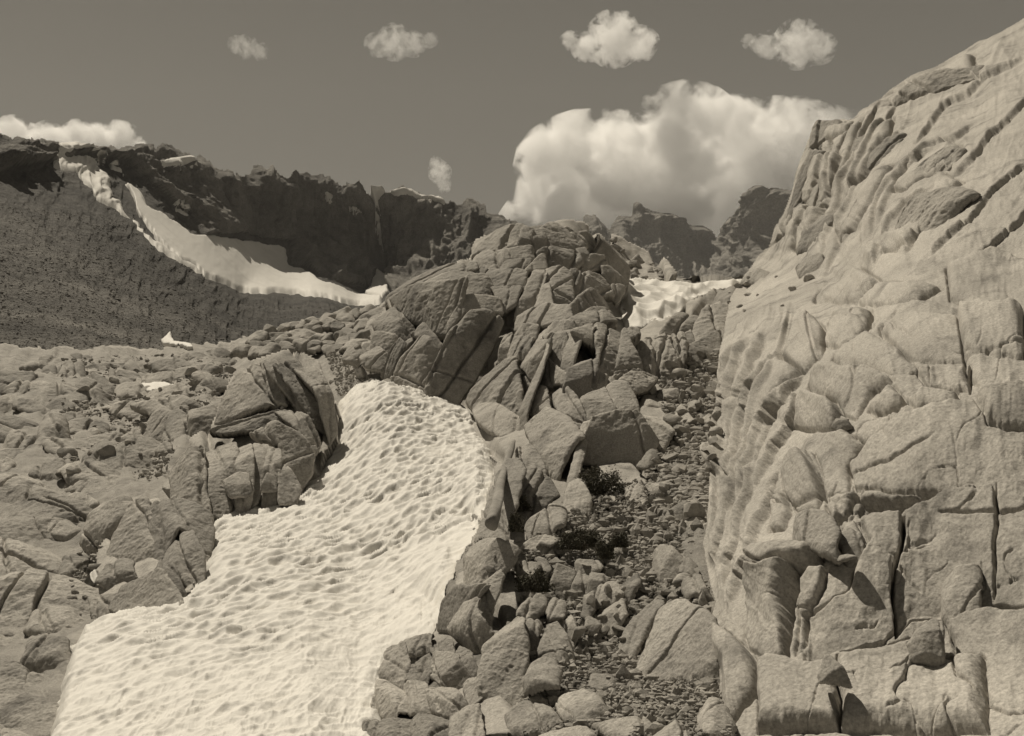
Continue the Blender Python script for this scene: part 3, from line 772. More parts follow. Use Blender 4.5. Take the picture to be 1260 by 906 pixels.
def boulder(z, pts, fd, label, mat=M_GRAN, cat='boulder', name='boulder', **k):
    kw = dict(cracks=1, steep=.6, bev=.13, fac=.4, thick=.8, fwd=.02, ref=lambda a, b: fd(a, b) * (1.0 if fd is CLIFF else 1.012), pct=15, grow=2.5)
    kw.update(k)
    return block(name, z, pts, fd, mat, None, label=label, cat=cat, **kw)
boulder(7, [(86,302),(170,188),(300,146),(324,190),(240,294),(180,344),(108,334)], KNOB, 'large rounded boulder left of the cracked ledge, its face in shade', M_LEFT, fwd=.02)
boulder(7, [(30,490),(58,390),(110,346),(138,382),(70,484)], KNOB, 'tall pale boulder at the left beside the pebble filled hollow', M_LEFT, fwd=.03)

# ---- slabs scattered over the slope at the far left
GSK = []
def G(z, pts, label, **k):
    GSK.append(np.array(ZP(z, pts)))
    kw = dict(mat=M_LEFT, steep=.55, bev=.14, cracks=2, fac=.3, fwd=.012, cat='slab', name='rock_slab')
    kw.update(k)
    return boulder(z, pts, GROUND, label, **kw)
G(4, [(100,792),(140,738),(220,718),(312,738),(302,768),(200,784)], 'long low rounded slab below the dark edged slab at far left')
G(4, [(96,730),(110,690),(180,668),(225,690),(180,720),(130,745)], 'dark low slab at far left under the pale rounded dome')
G(4, [(345,735),(378,640),(420,578),(452,588),(484,600),(452,704),(418,744)], 'upright wedge slab left of the pyramid knob with a pale left face', steep=.3)
G(4, [(438,698),(480,588),(540,575),(545,640),(520,700),(470,760)], 'pale slab joined to the right of the upright wedge slab')
G(4, [(538,562),(640,518),(718,498),(656,642),(600,684),(530,704),(548,640)], 'smooth sunlit slab leaning against the pyramid knob', steep=.9)
G(4, [(66,655),(150,568),(250,588),(334,642),(200,684),(78,694)], 'pale rounded dome of rock at the far left')
G(4, [(448,462),(520,398),(640,398),(674,420),(600,472),(480,474)], 'dark flat topped slab above the smooth sunlit slab')
G(4, [(590,490),(640,465),(730,468),(720,500),(640,510)], 'thin flat slab resting in front of the knob shoulder')
G(4, [(230,500),(280,440),(330,470),(345,500),(280,520)], 'small pointed slab left of the little snow patch')
G(4, [(300,420),(340,385),(400,400),(420,440),(340,450)], 'pale lens shaped slab above the little snow patch')
G(4, [(40,470),(70,380),(140,390),(150,450),(90,480)], 'dark block at the left edge beneath the scree')
G(4, [(100,520),(140,460),(190,470),(220,520),(150,540)], 'dark squat block right of the left edge block')
G(4, [(330,560),(420,530),(470,560),(400,580)], 'thin ledge beneath the little snow patch')
G(4, [(410,770),(430,720),(475,725),(480,765),(430,780)], 'small dark cube of rock at the foot of the wedge slab', steep=.4)
G(4, [(-60,700),(-20,590),(60,620),(60,690),(0,740)], 'weathered dome at the extreme left edge of the slope')
G(7, [(40,240),(50,150),(130,140),(190,180),(150,220),(90,250)], 'dark overhanging block at the left edge above the boulders')
G(7, [(-60,300),(-50,230),(60,230),(130,260),(60,310)], 'pale low slab at the left edge below the dark overhang')
G(7, [(30,100),(70,60),(200,80),(330,60),(340,110),(220,130),(100,130)], 'long pale whaleback slab left of the knob foot')
G(7, [(-90,680),(-60,600),(40,590),(150,620),(140,660),(30,700)], 'broad grey boulder at lower left beside the snow tip')
G(7, [(-120,860),(-80,740),(-10,700),(60,720),(60,800),(0,860)], 'dark boulder at the bottom left corner above the snow foot')
G(7, [(60,900),(40,830),(90,800),(150,830),(160,880),(110,910)], 'half buried grey boulder at the bottom left in the snow foot')
G(7, [(-140,560),(-110,450),(-30,430),(20,480),(-30,560)], 'leaning grey boulder at the extreme lower left')

# ================================================================== the right hand cliff
cliff = empty('granite_cliff', centre(0, [(1050, 560)], CLIFF), 'high pale ice smoothed granite cliff filling the right side', 'cliff')
c_y = lambda pl: pl[:, 1].mean()
PLATES = []          # slabs that stand proud of the wall: outline, lift, lean of the top, lean of the right side, edge width (photo px)
def PL(z, pts, a=.010, top=.012, right=0.0, w=7.0): PLATES.append((np.array(ZP(z, pts)), a, top, right, w))
LEDGES = []          # long flowing folds and open joints
def LG(z, pts, a=.008, w=22.0, groove=.0, gw=1.6): LEDGES.append((np.array(ZP(z, pts)), a, w, groove, gw))
# upper tower
PL(3, [(715,300),(740,288),(800,288),(850,300),(830,350),(760,380),(690,390)], .010, .004)
PL(3, [(690,470),(720,450),(790,440),(840,450),(800,540),(760,600),(690,600),(650,560)], .012, .012, w=6)
PL(3, [(740,385),(770,370),(790,395),(760,430),(735,420)], .010, .0, w=5)
PL(3, [(640,520),(690,400),(730,400),(680,480),(640,640),(600,700),(575,660)], .010, .0)
PL(3, [(850,350),(900,320),(880,400),(820,520),(780,560),(800,470)], .012, .0)
PL(3, [(940,330),(1010,300),(990,400),(900,520),(850,560),(880,440)], .012, .0)
PL(3, [(1080,440),(1170,380),(1240,390),(1200,480),(1050,560),(1000,560)], .014, .0)
PL(3, [(700,620),(770,620),(760,700),(690,760),(640,760),(660,680)], .008, .006)
PL(3, [(860,560),(960,480),(1010,480),(950,580),(860,700),(800,740),(810,650)], .012, .0)
PL(3, [(990,620),(1080,540),(1180,500),(1250,520),(1160,640),(1060,760),(970,790),(960,700)], .014, .004)
PL(3, [(900,240),(990,190),(1070,140),(1170,100),(1290,60),(1300,150),(1180,180),(1060,190),(960,235)], .012, .004)
PL(3, [(1050,190),(1075,190),(1105,210),(1080,240),(1050,235)], .016, .01, w=5)
for q in [[(690,440),(650,560),(600,690),(480,810)], [(850,340),(800,500),(770,620),(720,760)], [(960,250),(880,420),(820,560),(740,800)], [(1060,330),(950,420),(880,560),(830,680),(745,860)],
          [(1170,430),(1050,480),(950,600),(900,740)], [(1170,580),(1060,620),(960,760),(930,850)], [(1020,260),(930,400),(850,600)], [(1300,300),(1150,420),(1020,520),(930,700)], [(1300,560),(1150,640),(1040,800)], [(740,300),(700,420),(640,560),(560,720)], [(790,420),(760,520),(700,660),(620,780)]]:
    LG(3, q, .010, 24, .002)
LG(3, [(870,810),(1000,730),(1160,700),(1300,660)], .012, 30, .003); LG(3, [(690,470),(760,440),(850,440)], .006, 16, .002); LG(3, [(700,620),(780,612)], .004, 8, .004)
for q in [[(1500,200),(1350,330),(1200,520)], [(1500,420),(1380,520),(1250,690),(1100,800)], [(1520,560),(1400,700),(1300,800)], [(1480,60),(1300,160),(1180,260),(1080,420)]]:
    LG(3, q, .009, 30, .002)
LG(3, [(895,245),(960,235),(1060,190),(1160,180)], .010, 20, .004)
# the gully wall: steep ribs
for q in [[(340,380),(330,560),(320,760)], [(430,360),(390,520),(350,700),(320,860)], [(475,330),(430,500),(390,660),(350,860)], [(520,300),(470,480),(420,650),(370,880)], [(560,380),(500,520),(440,700),(390,906)], [(600,520),(540,640),(480,800),(440,960)],
          [(660,440),(590,560),(520,660),(440,880)], [(700,520),(620,640),(540,760),(480,930)], [(380,400),(355,560),(335,740)], [(450,560),(420,700),(380,860)]]:
    LG(6, q, .010, 14, .004, 1.6)
for q in [[(40,30),(30,200),(20,380)], [(130,20),(90,200),(40,400)], [(190,40),(150,220),(90,480)], [(270,60),(220,200),(150,400),(110,560)], [(330,60),(280,230),(200,440),(140,640)], [(60,200),(30,440),(40,560)]]:
    LG(10, q, .010, 14, .004, 1.6)
# mid slabs
PL(6, [(562,372),(640,258),(702,248),(749,290),(722,372),(652,434),(600,402)], .018, .02, w=6)
PL(6, [(700,252),(749,288),(735,360),(700,400),(690,330)], -.012, .0, w=6)
PL(6, [(436,562),(553,375),(652,437),(592,512),(532,602),(482,682),(402,872),(368,802)], .008, .006, w=7)
PL(6, [(676,502),(700,458),(780,438),(922,458),(1004,490),(922,534),(884,582),(862,624),(800,604),(778,562),(700,548)], .014, .018, w=8)
PL(6, [(596,652),(650,568),(690,543),(792,568),(804,602),(772,654),(680,658)], .016, .02, w=6)
PL(6, [(766,402),(810,348),(920,308),(1052,378),(1104,442),(1000,474),(920,444),(800,434)], .016, .012, w=9)
PL(6, [(946,292),(1050,238),(1220,235),(1500,215),(1500,420),(1080,394)], .016, .014, w=10)
PL(6, [(906,592),(1000,508),(1054,560),(1034,594),(940,614)], .016, .006, w=8)
PL(6, [(1050,560),(1120,520),(1250,530),(1260,600),(1100,600)], .014, .006, w=8)
PL(6, [(1090,470),(1180,420),(1300,440),(1290,520),(1150,520)], .014, .006, w=8)
PL(6, [(826,802),(920,728),(1062,648),(1290,610),(1900,560),(1900,900),(1170,908),(850,884)], .022, .026, w=6)
PL(6, [(676,772),(770,688),(842,678),(904,732),(822,812),(834,908),(718,908),(706,822)], .016, .018, w=9)
PL(6, [(560,840),(640,780),(700,770),(716,830),(720,908),(640,940),(560,960),(530,900)], .012, .014, w=9)
PL(6, [(726,342),(800,218),(922,228),(904,292),(800,344)], .012, .012, w=8)
PL(6, [(700,172),(740,108),(880,48),(964,100),(840,154)], .014, .012, w=8)
PL(6, [(850,160),(960,110),(1080,90),(1190,110),(1100,180),(940,215)], .012, .006, w=9)
PL(6, [(840,700),(890,640),(1000,620),(1110,610),(1060,650),(920,728)], .010, .0, w=8)
LG(6, [(620,330),(760,240),(900,200),(1100,180),(1250,190)], .008, 30, .002); LG(6, [(700,470),(860,425),(1000,470),(1180,460)], .010, 26, .003); LG(6, [(560,610),(640,560),(760,540),(900,470)], .006, 20, .002)
LG(6, [(570,370),(610,400),(655,432)], .0, 8, .008, 1.4); LG(6, [(940,300),(1000,340),(1060,385)], .004, 12, .006, 1.4); LG(6, [(830,850),(1000,800),(1180,730)], .0, 8, .006, 1.2); LG(6, [(700,820),(720,860),(735,906)], .0, 8, .006, 1.4); LG(6, [(1000,620),(1110,655)], .004, 10, .004)
# beyond the right edge of the print the wall goes on in the same way
PL(0, [(1165,330),(1220,310),(1300,330),(1310,380),(1230,395),(1170,370)], .014, .012, w=9)
PL(0, [(1180,400),(1250,395),(1330,420),(1330,480),(1240,500),(1190,470)], .014, .014, w=8)
PL(0, [(1195,500),(1290,480),(1340,510),(1330,560),(1220,545)], .016, .010, w=8)
LG(0, [(1170,300),(1230,285),(1330,290)], .010, 20, .004); LG(0, [(1230,600),(1235,660),(1225,740)], 0, 8, .018, 1.8); LG(0, [(1160,640),(1240,650),(1330,640)], 0, 8, .010, 1.5)
LG(0, [(1280,560),(1270,640),(1290,760)], 0, 8, .014, 1.6); LG(0, [(1175,440),(1210,450),(1260,440)], .004, 9, .006); LG(0, [(1170,760),(1230,745),(1320,760)], .0, 8, .014, 1.8)
PL(0, [(1170,770),(1230,755),(1330,770),(1340,860),(1240,880),(1180,850)], .014, .016, w=8)
rx = np.random.default_rng(88)
for k in range(16):
    cx, cy = rx.uniform(1330, 1850), rx.uniform(60, 900); w_ = rx.uniform(40, 80); an = np.linspace(0, 2 * math.pi, 9)[:-1] + rx.uniform(-.3, .3, 8)
    PL(0, [(cx + w_ * math.cos(a), cy + w_ * .6 * math.sin(a)) for a in an], .014, .012, w=9)
# lower right faces
PL(10, [(478,602),(600,538),(642,420),(690,368),(778,442),(768,552),(793,692),(742,744),(560,774),(428,834),(416,642)], .006, .022, .008, 4)
PL(10, [(636,272),(700,248),(828,246),(803,392),(778,442),(700,368)], .010, .016, .0, 4)
PL(10, [(828,246),(1000,175),(1250,165),(1900,140),(1900,640),(1100,650),(848,654),(790,724),(768,560),(778,442),(806,390)], .010, .022, .006, 4)
PL(10, [(186,732),(206,600),(246,480),(268,438),(388,462),(368,602),(358,804),(280,834),(196,772)], .020, .022, .010, 6)
PL(10, [(206,412),(280,378),(440,376),(490,412),(430,454),(340,468),(258,448)], .030, -.006, w=6)
PL(10, [(400,502),(430,452),(504,452),(494,522),(424,642),(414,784),(392,804)], .006, .014, w=4)
PL(10, [(552,332),(620,278),(694,370),(640,404),(556,402)], .008, .012, w=5)
PL(10, [(555,802),(700,775),(850,738),(864,790),(980,832),(1150,840),(1150,1110),(560,1110)], .020, -.006, w=12)
PL(10, [(66,862),(110,716),(184,768),(240,830),(250,940),(100,1110),(60,1100)], .020, .010, w=7)
PL(10, [(245,850),(300,830),(420,850),(560,845),(560,1110),(240,1110)], .024, .0, w=7)
PL(10, [(350,110),(400,40),(480,20),(500,120),(470,200),(380,220),(345,180)], .012, .014, w=7)
PL(10, [(295,180),(345,175),(360,230),(330,300),(280,310)], .012, .006, w=5)
PL(10, [(500,190),(560,160),(640,150),(600,240),(540,280)], .010, -.004, w=6)
PL(10, [(660,180),(880,170),(800,230),(640,240)], -.016, .0, w=4)
LG(10, [(390,460),(372,600),(358,720),(350,830)], 0, 8, .035, 2.4); LG(10, [(830,250),(805,390),(778,470),(768,560),(785,660),(795,730)], 0, 8, .026, 1.9); LG(10, [(780,400),(835,405)], 0, 8, .012, 1.4)
LG(10, [(690,365),(780,440),(840,500),(890,560)], .0, 8, .007, 1.2); LG(10, [(600,180),(740,182),(880,172),(960,150)], .0, 8, .028, 2.2); LG(10, [(545,300),(540,390)], 0, 8, .030, 4); LG(10, [(480,80),(490,150),(500,185)], 0, 8, .006, 1.4); LG(10, [(540,780),(650,768),(760,745)], 0, 8, .010, 1.6)

def seg_line(x, y, pl):
    """distance to a polyline, side of it, and position along it 0..1"""
    d = np.full(x.shape, 1e9); sg = np.zeros(x.shape); tt = np.zeros(x.shape)
    ln = np.concatenate([[0], np.cumsum(np.linalg.norm(np.diff(pl, axis=0), axis=1))])
    for k in range(len(pl) - 1):
        a, b = pl[k], pl[k + 1]; e = b - a; l2 = e @ e
        t = np.clip(((x - a[0]) * e[0] + (y - a[1]) * e[1]) / l2, 0, 1)
        dd = np.hypot(x - a[0] - t * e[0], y - a[1] - t * e[1]); m = dd < d
        cr = e[0] * (y - a[1]) - e[1] * (x - a[0])
        d = np.where(m, dd, d); sg = np.where(m, np.sign(cr), sg); tt = np.where(m, (ln[k] + t * math.sqrt(l2)) / ln[-1], tt)
    return d, sg, tt
def cliff_disp(x, y, s, V, n):
    D = V[:, 1]
    q = np.stack([x / 40, y / 40, x * 0], -1)
    X = x + 5.0 * fbm(q, 4, 201) + 1.2 * fbm(q * 6, 3, 203); Y = y + 5.0 * fbm(q + 30, 4, 202) + 1.2 * fbm(q * 6 + 30, 3, 204)
    h = np.zeros_like(x)
    for pl, a, top, right, w in PLATES:
        lo, hi = pl.min(0) - 8, pl.max(0) + 8
        m = (X > lo[0]) & (X < hi[0]) & (Y > lo[1]) & (Y < hi[1])
        if not m.any(): continue
        sd_ = sdf(X[m], Y[m], pl); k = np.clip(sd_ / (w * 1.35 + 1), 0, 1); k = 1 - (1 - k) ** 2
        c = pl.mean(0); hw = (hi - lo) / 2
        f_ = .68 if c_y(pl) > 340 else .5
        h[m] += f_ * k * (a + top * np.clip((c[1] - Y[m]) / hw[1], -1, 1) + right * np.clip((X[m] - c[0]) / hw[0], -1, 1)) - .0055 * np.exp(-(sd_ / 1.5) ** 2)
    for pl, a, w, g, gw in LEDGES:
        lo, hi = pl.min(0) - 60, pl.max(0) + 60
        m = (X > lo[0]) & (X < hi[0]) & (Y > lo[1]) & (Y < hi[1])
        if not m.any(): continue
        d, sg, t = seg_line(X[m], Y[m], pl)
        tp = np.clip(np.minimum(t, 1 - t) / .12, 0, 1)
        up = np.where(sg > 0, np.exp(-d / w), 0) * np.clip(d / 2.0, 0, 1)
        h[m] += tp * ((a if pl[:, 1].mean() > 340 else a * .55) * up - g * np.exp(-(d / gw) ** 2))
    # a net of joints over the blocky lower half
    ca_, sa_ = math.cos(math.radians(35)), math.sin(math.radians(35))
    j1, j2, jc = worley((X * ca_ - Y * sa_) / 95 + .5 * fbm(q * .8, 3, 223), (X * sa_ + Y * ca_) / 50 + .5 * fbm(q * .8 + 9, 3, 224), 219)
    blocky = np.clip((y - 360) / 50, 0, 1) * np.clip((x - 990 + (y - 400) * .12) / 40, 0, 1)
    part = np.clip(fbm(q * .9 + 70, 3, 221) * 4 + .1, 0, 1)
    h += blocky * (-.0032 * part * np.exp(-((j2 - j1) / .035) ** 2) + .004 * ((jc % 997) / 997.0 - .5) * part)
    # lineation along the flow of the wall
    an = np.radians(np.where(y > 330, 82 - 45 * np.clip((x - 890) / 240, 0, 1), 66 - 22 * np.clip((x - 980) / 200, 0, 1)))
    an0 = math.radians(66)
    gu = x * math.cos(an0) - y * math.sin(an0); gv = x * math.sin(an0) + y * math.cos(an0) + 22 * fbm(q * .45, 3, 206)
    lin = fbm(np.stack([gv / 13, gu / 150, gu * 0], -1), 5, 207, ridged=True)
    lin2 = fbm(np.stack([gv / 4.5, gu / 60, gu * 0], -1), 3, 209)
    wall = np.clip((1000 - (y - 400) * 0.16 - x) / 40, 0, 1) * np.clip((y - 370) / 40, 0, 1)
    tower = np.clip((340 - y) / 30, 0, 1)
    an1 = math.radians(77)
    gu1 = x * math.cos(an1) - y * math.sin(an1); gv1 = x * math.sin(an1) + y * math.cos(an1) + 14 * fbm(q * .4, 3, 216)
    linw = fbm(np.stack([gv1 / 15, gu1 / 420, gu * 0], -1), 4, 217, ridged=True)
    h += wall * .0075 * linw * np.clip(s / 25, .2, 1)
    h += (.0004 + .0016 * tower * np.clip((1180 - x) / 60, .4, 1)) * lin + (.0001 + .0010 * wall + .0003 * tower) * lin2
    h += .006 * fbm(V / (0.12 * D[:, None]), 4, 105) + .0030 * fbm(V / (0.045 * D[:, None]), 4, 107) + (.0018 + .0012 * wall) * fbm(V / (0.02 * D[:, None]), 4, 108, ridged=True) + .0006 * fbm(V / (0.006 * D[:, None]), 3, 109)
    h = h * np.clip(s / 16, 0.2, 1)
    return V + n * (h * D)[:, None]
sheet('bedrock', CLIFFP, CLIFF, M_CLIFF, cliff_disp, 1.05, back=(9, 16, -6), parent=cliff, warp=2.5)
def R(z, pts, **k):
    kw = dict(cracks=1, steep=.85, bev=.10, fac=.25, thick=.6, fwd=.01, ref=CLIFF, pct=14, margin=.003, grow=3, relief=.8)
    kw.update(k)
    return block('block', z, pts, CLIFF, M_CLIFF, cliff, **kw)
R(10, [(940,480),(1000,420),(1100,400),(1110,700),(985,690),(950,600)], fwd=.03, bev=.15)
R(10, [(552,332),(600,290),(640,300),(650,390),(580,404)], fwd=.02)
R(6, [(820,300),(860,285),(900,290),(890,310),(840,318)], fwd=.01, cracks=0)
R(3, [(430,850),(460,815),(530,820),(560,850),(500,870)], fwd=.01)
R(3, [(640,800),(680,770),(720,760),(735,800),(690,840),(650,840)], fwd=.01)
boulder(10, [(320,312),(370,248),(450,203),(524,240),(544,302),(524,394),(460,374),(380,344),(330,337)], CLIFF, 'rounded boulder sitting on the cliff ledge with a dark gap at its right', M_CLIFF, fwd=.055)
boulder(10, [(836,724),(930,618),(974,642),(979,834),(850,794)], CLIFF, 'pale leaning boulder at the lower right corner beside the sunlit slab', M_CLIFF, fwd=.06, steep=.6)
boulder(10, [(470,860),(500,800),(520,795),(570,840),(590,880),(480,890)], CLIFF, 'small dark pointed rock at the foot of the cliff wall', M_GRAN, fwd=.08, cracks=0)
boulder(10, [(550,402),(570,388),(620,392),(622,402),(570,412)], CLIFF, 'thin pale flake lying on the cliff ledge', M_CLIFF, fwd=.05, cracks=0, steep=1.2)
boulder(6, [(748,632),(770,605),(800,598),(808,620),(770,645)], CLIFF, 'small oval boulder perched on the cliff block', M_CLIFF, fwd=.05, cracks=0)
# upper tower: sheets and lumps
for pts, k in [
  ([(715,300),(740,288),(800,288),(850,300),(830,350),(760,380),(690,390)], dict(steep=.8, cracks=3)),
  ([(690,470),(720,450),(790,440),(830,450),(800,540),(760,600),(690,600),(660,560)], dict(fac=.3)),
  ([(740,385),(770,370),(790,395),(760,430),(735,420)], dict()),
  ([(640,520),(690,400),(730,400),(680,480),(640,640),(600,700),(580,650)], dict(lin=.02, grain=65)),
  ([(830,300),(870,290),(885,300),(860,330),(830,330)], dict(fwd=.03)),
  ([(850,350),(900,320),(880,400),(820,520),(780,560),(800,470)], dict(lin=.02, grain=62)),
  ([(940,330),(1010,300),(990,400),(900,520),(850,560),(880,440)], dict(lin=.02, grain=60)),
  ([(1080,440),(1170,380),(1240,390),(1200,480),(1050,560),(1000,560)], dict(lin=.02, grain=45)),
  ([(700,620),(770,620),(760,700),(690,760),(640,760),(660,680)], dict()),
  ([(860,560),(960,480),(1010,480),(950,580),(860,700),(800,740),(810,650)], dict(lin=.02, grain=55)),
  ([(990,620),(1080,540),(1180,500),(1250,520),(1160,640),(1060,760),(970,790),(960,700)], dict(lin=.015, grain=55)),
  ([(430,850),(460,815),(530,820),(560,850),(500,870)], dict(fwd=.02)),
  ([(1050,190),(1075,190),(1105,210),(1080,240),(1050,235)], dict(fwd=.03, cracks=0)),
  ([(900,240),(990,190),(1070,140),(1170,100),(1290,60),(1300,150),(1180,180),(1060,190),(960,235)], dict(cracks=4, steep=1.0, fwd=.012)),
 ]:
    kw = dict(fwd=.012, bev=.12, fac=.2); kw.update(k)
    R(3, pts, **kw)

# ---- the smaller plates and ribs between the large blocks
def fill(poly, fd, fn, angle, aspect, size, seed, skip=(), over=1.3, **k):
    r = np.random.default_rng(seed); poly = np.array(poly, float); lo, hi = poly.min(0), poly.max(0); done = []
    tries = 0
    while tries < 6000:
        tries += 1
        p = r.uniform(lo, hi)
        if not (sdf(p[:1], p[1:], poly)[0] > 0): continue
        sz = size(p) * r.uniform(.65, 1.4); an = math.radians(angle(p) + r.normal(0, 7)); ca, sa = math.cos(an), -math.sin(an)
        asp = aspect(p) * r.uniform(.75, 1.3)
        ok = True
        for q, s2, c2, n2, a2 in done:
            d = p - q; u = (d[0] * c2 + d[1] * n2) / (s2 * a2); v = (-d[0] * n2 + d[1] * c2) / s2
            if u * u + v * v < 1.0: ok = False; break
        if not ok or any(sdf(p[:1], p[1:], h)[0] > -1 for h in skip): continue
        done.append((p, sz, ca, sa, asp))
        th = np.linspace(0, 2 * math.pi, 10)[:-1] + r.uniform(-.25, .25, 9)
        rr = r.uniform(.8, 1.2, 9) * over / 1.3
        U = np.stack([np.cos(th) * rr * sz * asp, np.sin(th) * rr * sz], -1)
        pts = p + np.stack([U[:, 0] * ca - U[:, 1] * sa, U[:, 0] * sa + U[:, 1] * ca], -1)
        fn(pts, p, an, **k)
    return done
slope = empty('slab_slope', centre(0, [(150, 560)], GROUND), 'broad slope of low weathered granite slabs at the left', 'rock slope')
def sl_fn(pts, p, an):
    block('slab', 0, pts, GROUND, M_LEFT, slope, steep=.7, bev=.12, fac=.3, cracks=2, rough=1.2, relief=.6, fwd=.006, thick=.6, ref=lambda a, b: GROUND(a, b) * 1.012, pct=25, margin=.001, res=1.25)
fill([(-120, 470), (60, 440), (180, 438), (290, 430), (258, 470), (232, 500), (190, 540), (160, 590), (92, 630), (66, 690), (40, 800), (30, 960), (-150, 960)], GROUND, sl_fn, lambda p: r_ang.normal(-4, 8) if False else -6, lambda p: 2.7,
     lambda p: np.interp(p[1], [430, 520, 620, 760], [7, 14, 24, 30]), 22, skip=GSK)
mid = empty('rubble_bank', P(390, 410, 66), 'bank of jumbled slabs between the pyramid outcrop and the tall stepped one', 'rock bank')
MIDF = lambda x, y: 60 + (44 - (np.asarray(y, float) - 385) * .75) * .45 + np.asarray(x, float) * 0
def md_fn(pts, p, an):
    block('slab', 0, pts, MIDF, M_LEFT, mid, steep=.5, bev=.14, fac=.5, cracks=0, rough=1.3, fwd=rs.uniform(0, .01), thick=.8, res=1.2, ref=lambda a, b: GROUND(a, b) * 1.012, pct=20)
fill([(298, 425), (330, 402), (380, 392), (430, 378), (475, 374), (470, 400), (440, 420), (400, 430), (370, 428), (330, 430)], MIDF, md_fn, lambda p: 14, lambda p: 1.9, lambda p: 6.5, 23)
# ================================================================== foreground ribs, boulders
T_ = lambda z, pts, label, **k: boulder(z, pts, GROUND, label, **k)
rib = empty('rock_rib', centre(0, [(600, 760)], GROUND), 'low rib of upright slabs at the bottom, along the right snow edge', 'outcrop')
def B(z, pts, **k):
    kw = dict(cracks=1, steep=.45, bev=.06, fac=.25, fwd=.03, thick=.6, ref=lambda a, b: GROUND(a, b) * .99, pct=10, grow=3)
    kw.update(k)
    fdo = kw.pop('fdo', None)
    if fdo is not None: kw['ref'] = lambda a, b: fdo(a, b) * 1.02
    return block('slab', z, pts, fdo or GROUND, M_GRAN, rib, **kw)
sheet('bedrock', [(535, 775), (560, 700), (590, 650), (612, 560), (632, 560), (650, 640), (640, 700), (650, 800), (660, 905), (470, 905), (500, 800)], GROUND, M_GRAN, core_disp(.006), 2.0, back=(0, 3, -2), parent=rib, off=.998, warp=3)
B(8, [(366,698),(400,578),(440,528),(552,513),(502,592),(442,652),(430,704)], steep=.25, fac=.1)
B(8, [(426,704),(458,588),(512,573),(552,662),(564,702),(532,794),(478,764)], steep=.2)
B(8, [(506,577),(560,508),(632,458),(644,490),(574,694),(548,662)], steep=.2)
B(8, [(440,524),(478,360),(530,318),(592,328),(644,350),(604,424),(540,508)], fwd=.02, steep=.3)
B(8, [(526,324),(600,118),(640,-4),(694,-4),(724,52),(694,172),(644,345),(590,334)], fwd=.01, steep=.6, cracks=2, grain=75, fdo=OUT, fac=.12)
B(9, [(14,960),(58,700),(118,498),(174,558),(214,722),(205,860),(190,960)], fwd=.085, steep=.35, cracks=0, fac=.3, nf=4, rough=1.3)
#B(9, [(85,740),(120,690),(200,720),(210,860),(180,950),(120,870)], fwd=.085, steep=.4, cracks=2, grain=110)
for q in [[(140,900),(180,788),(245,745),(265,830),(225,910)], [(228,765),(288,706),(352,698),(345,765),(270,795)], [(348,700),(434,738),(444,795),(358,785)], [(255,805),(340,765),(372,840),(335,905),(238,895)],
          [(358,785),(450,790),(484,860),(400,905),(350,865)], [(438,742),(506,778),(538,860),(492,885),(450,805)], [(110,960),(150,890),(240,900),(260,980),(180,1010)], [(235,900),(330,900),(360,990),(260,1020)], [(340,905),(420,895),(480,960),(440,1020),(350,1000)],
          [(470,890),(540,870),(560,960),(500,1010)], [(90,1060),(170,1000),(280,1015),(280,1120),(90,1130)], [(270,1020),(420,1010),(440,1120),(280,1130)], [(430,1010),(540,970),(570,1130),(430,1130)]]:
    B(8, q, fwd=.03, steep=.7, rough=1.6, fac=.45, cracks=2, bev=.05)
# the second rib, on the right of the gully
rib2 = empty('leaning_slab', centre(9, [(660, 700)], GROUND), 'narrow tilted slab leaning left of the big foreground boulder', 'slab')
block('slab', 9, [(566,784),(640,598),(702,488),(754,540),(758,582),(702,684),(622,854),(576,900)], GROUND, M_GRAN, rib2, fwd=.06, steep=.4, lin=.015, grain=60, bev=.06, cracks=2)
T_(9, [(606,900),(660,780),(720,688),(770,568),(832,553),(962,638),(974,692),(964,900),(800,930)], 'biggest boulder at the bottom, blocky with a pale top and shaded front', fwd=.09, steep=.45, fac=.55, nf=4, bev=.05, cracks=1)
T_(9, [(716,482),(688,450),(718,348),(792,358),(824,402),(804,492),(770,514)], 'upright rounded block above the tilted slab, in the gully', fwd=.03, steep=.35)
T_(9, [(826,460),(830,378),(882,420),(874,462)], 'narrow upright flake beside the upright rounded block', fwd=.03)
T_(9, [(826,524),(838,490),(902,468),(938,542),(850,554)], 'dark block with a pale slab on top behind the biggest boulder', fwd=.04)
T_(9, [(800,500),(820,470),(870,465),(840,495)], 'thin pale flake lying on the dark block behind the biggest boulder', fwd=.05, steep=1.2, cracks=0)
T_(9, [(846,252),(880,218),(938,260),(912,304),(868,284)], 'pale boulder tucked against the cliff foot', fwd=.025)
T_(9, [(686,112),(740,73),(822,68),(828,112),(770,144),(708,134)], 'dark flat boulder in the upper talus with a flat top', fwd=.03)
T_(9, [(745,252),(768,178),(822,148),(854,180),(834,244),(770,274)], 'ribbed boulder at the right of the gully below the dark flat boulder', fwd=.025)
T_(9, [(610,130),(640,105),(690,110),(700,180),(690,240),(640,220),(620,180)], 'rubbly upright block right of the shrub', fwd=.012, rough=1.8)
T_(9, [(201,284),(218,218),(310,182),(374,200),(373,262),(300,294),(270,314),(220,308)], 'striped boulder left of the gully with dark cracks', fwd=.03, cracks=3, grain=70)
T_(9, [(196,332),(300,298),(364,303),(353,347),(270,362)], 'flat slab below the striped boulder', fwd=.035, steep=.9, cracks=0)
T_(9, [(356,294),(368,178),(398,78),(430,-4),(474,20),(443,100),(473,160),(463,232),(400,274)], 'tall narrow striated slab left of the dark shrub', fwd=.02, lin=.02, grain=80, bev=.07)
T_(9, [(316,504),(358,388),(402,418),(424,502),(397,558),(338,544)], 'triangular block among the bushes', fwd=.04, steep=.3, bev=.07)
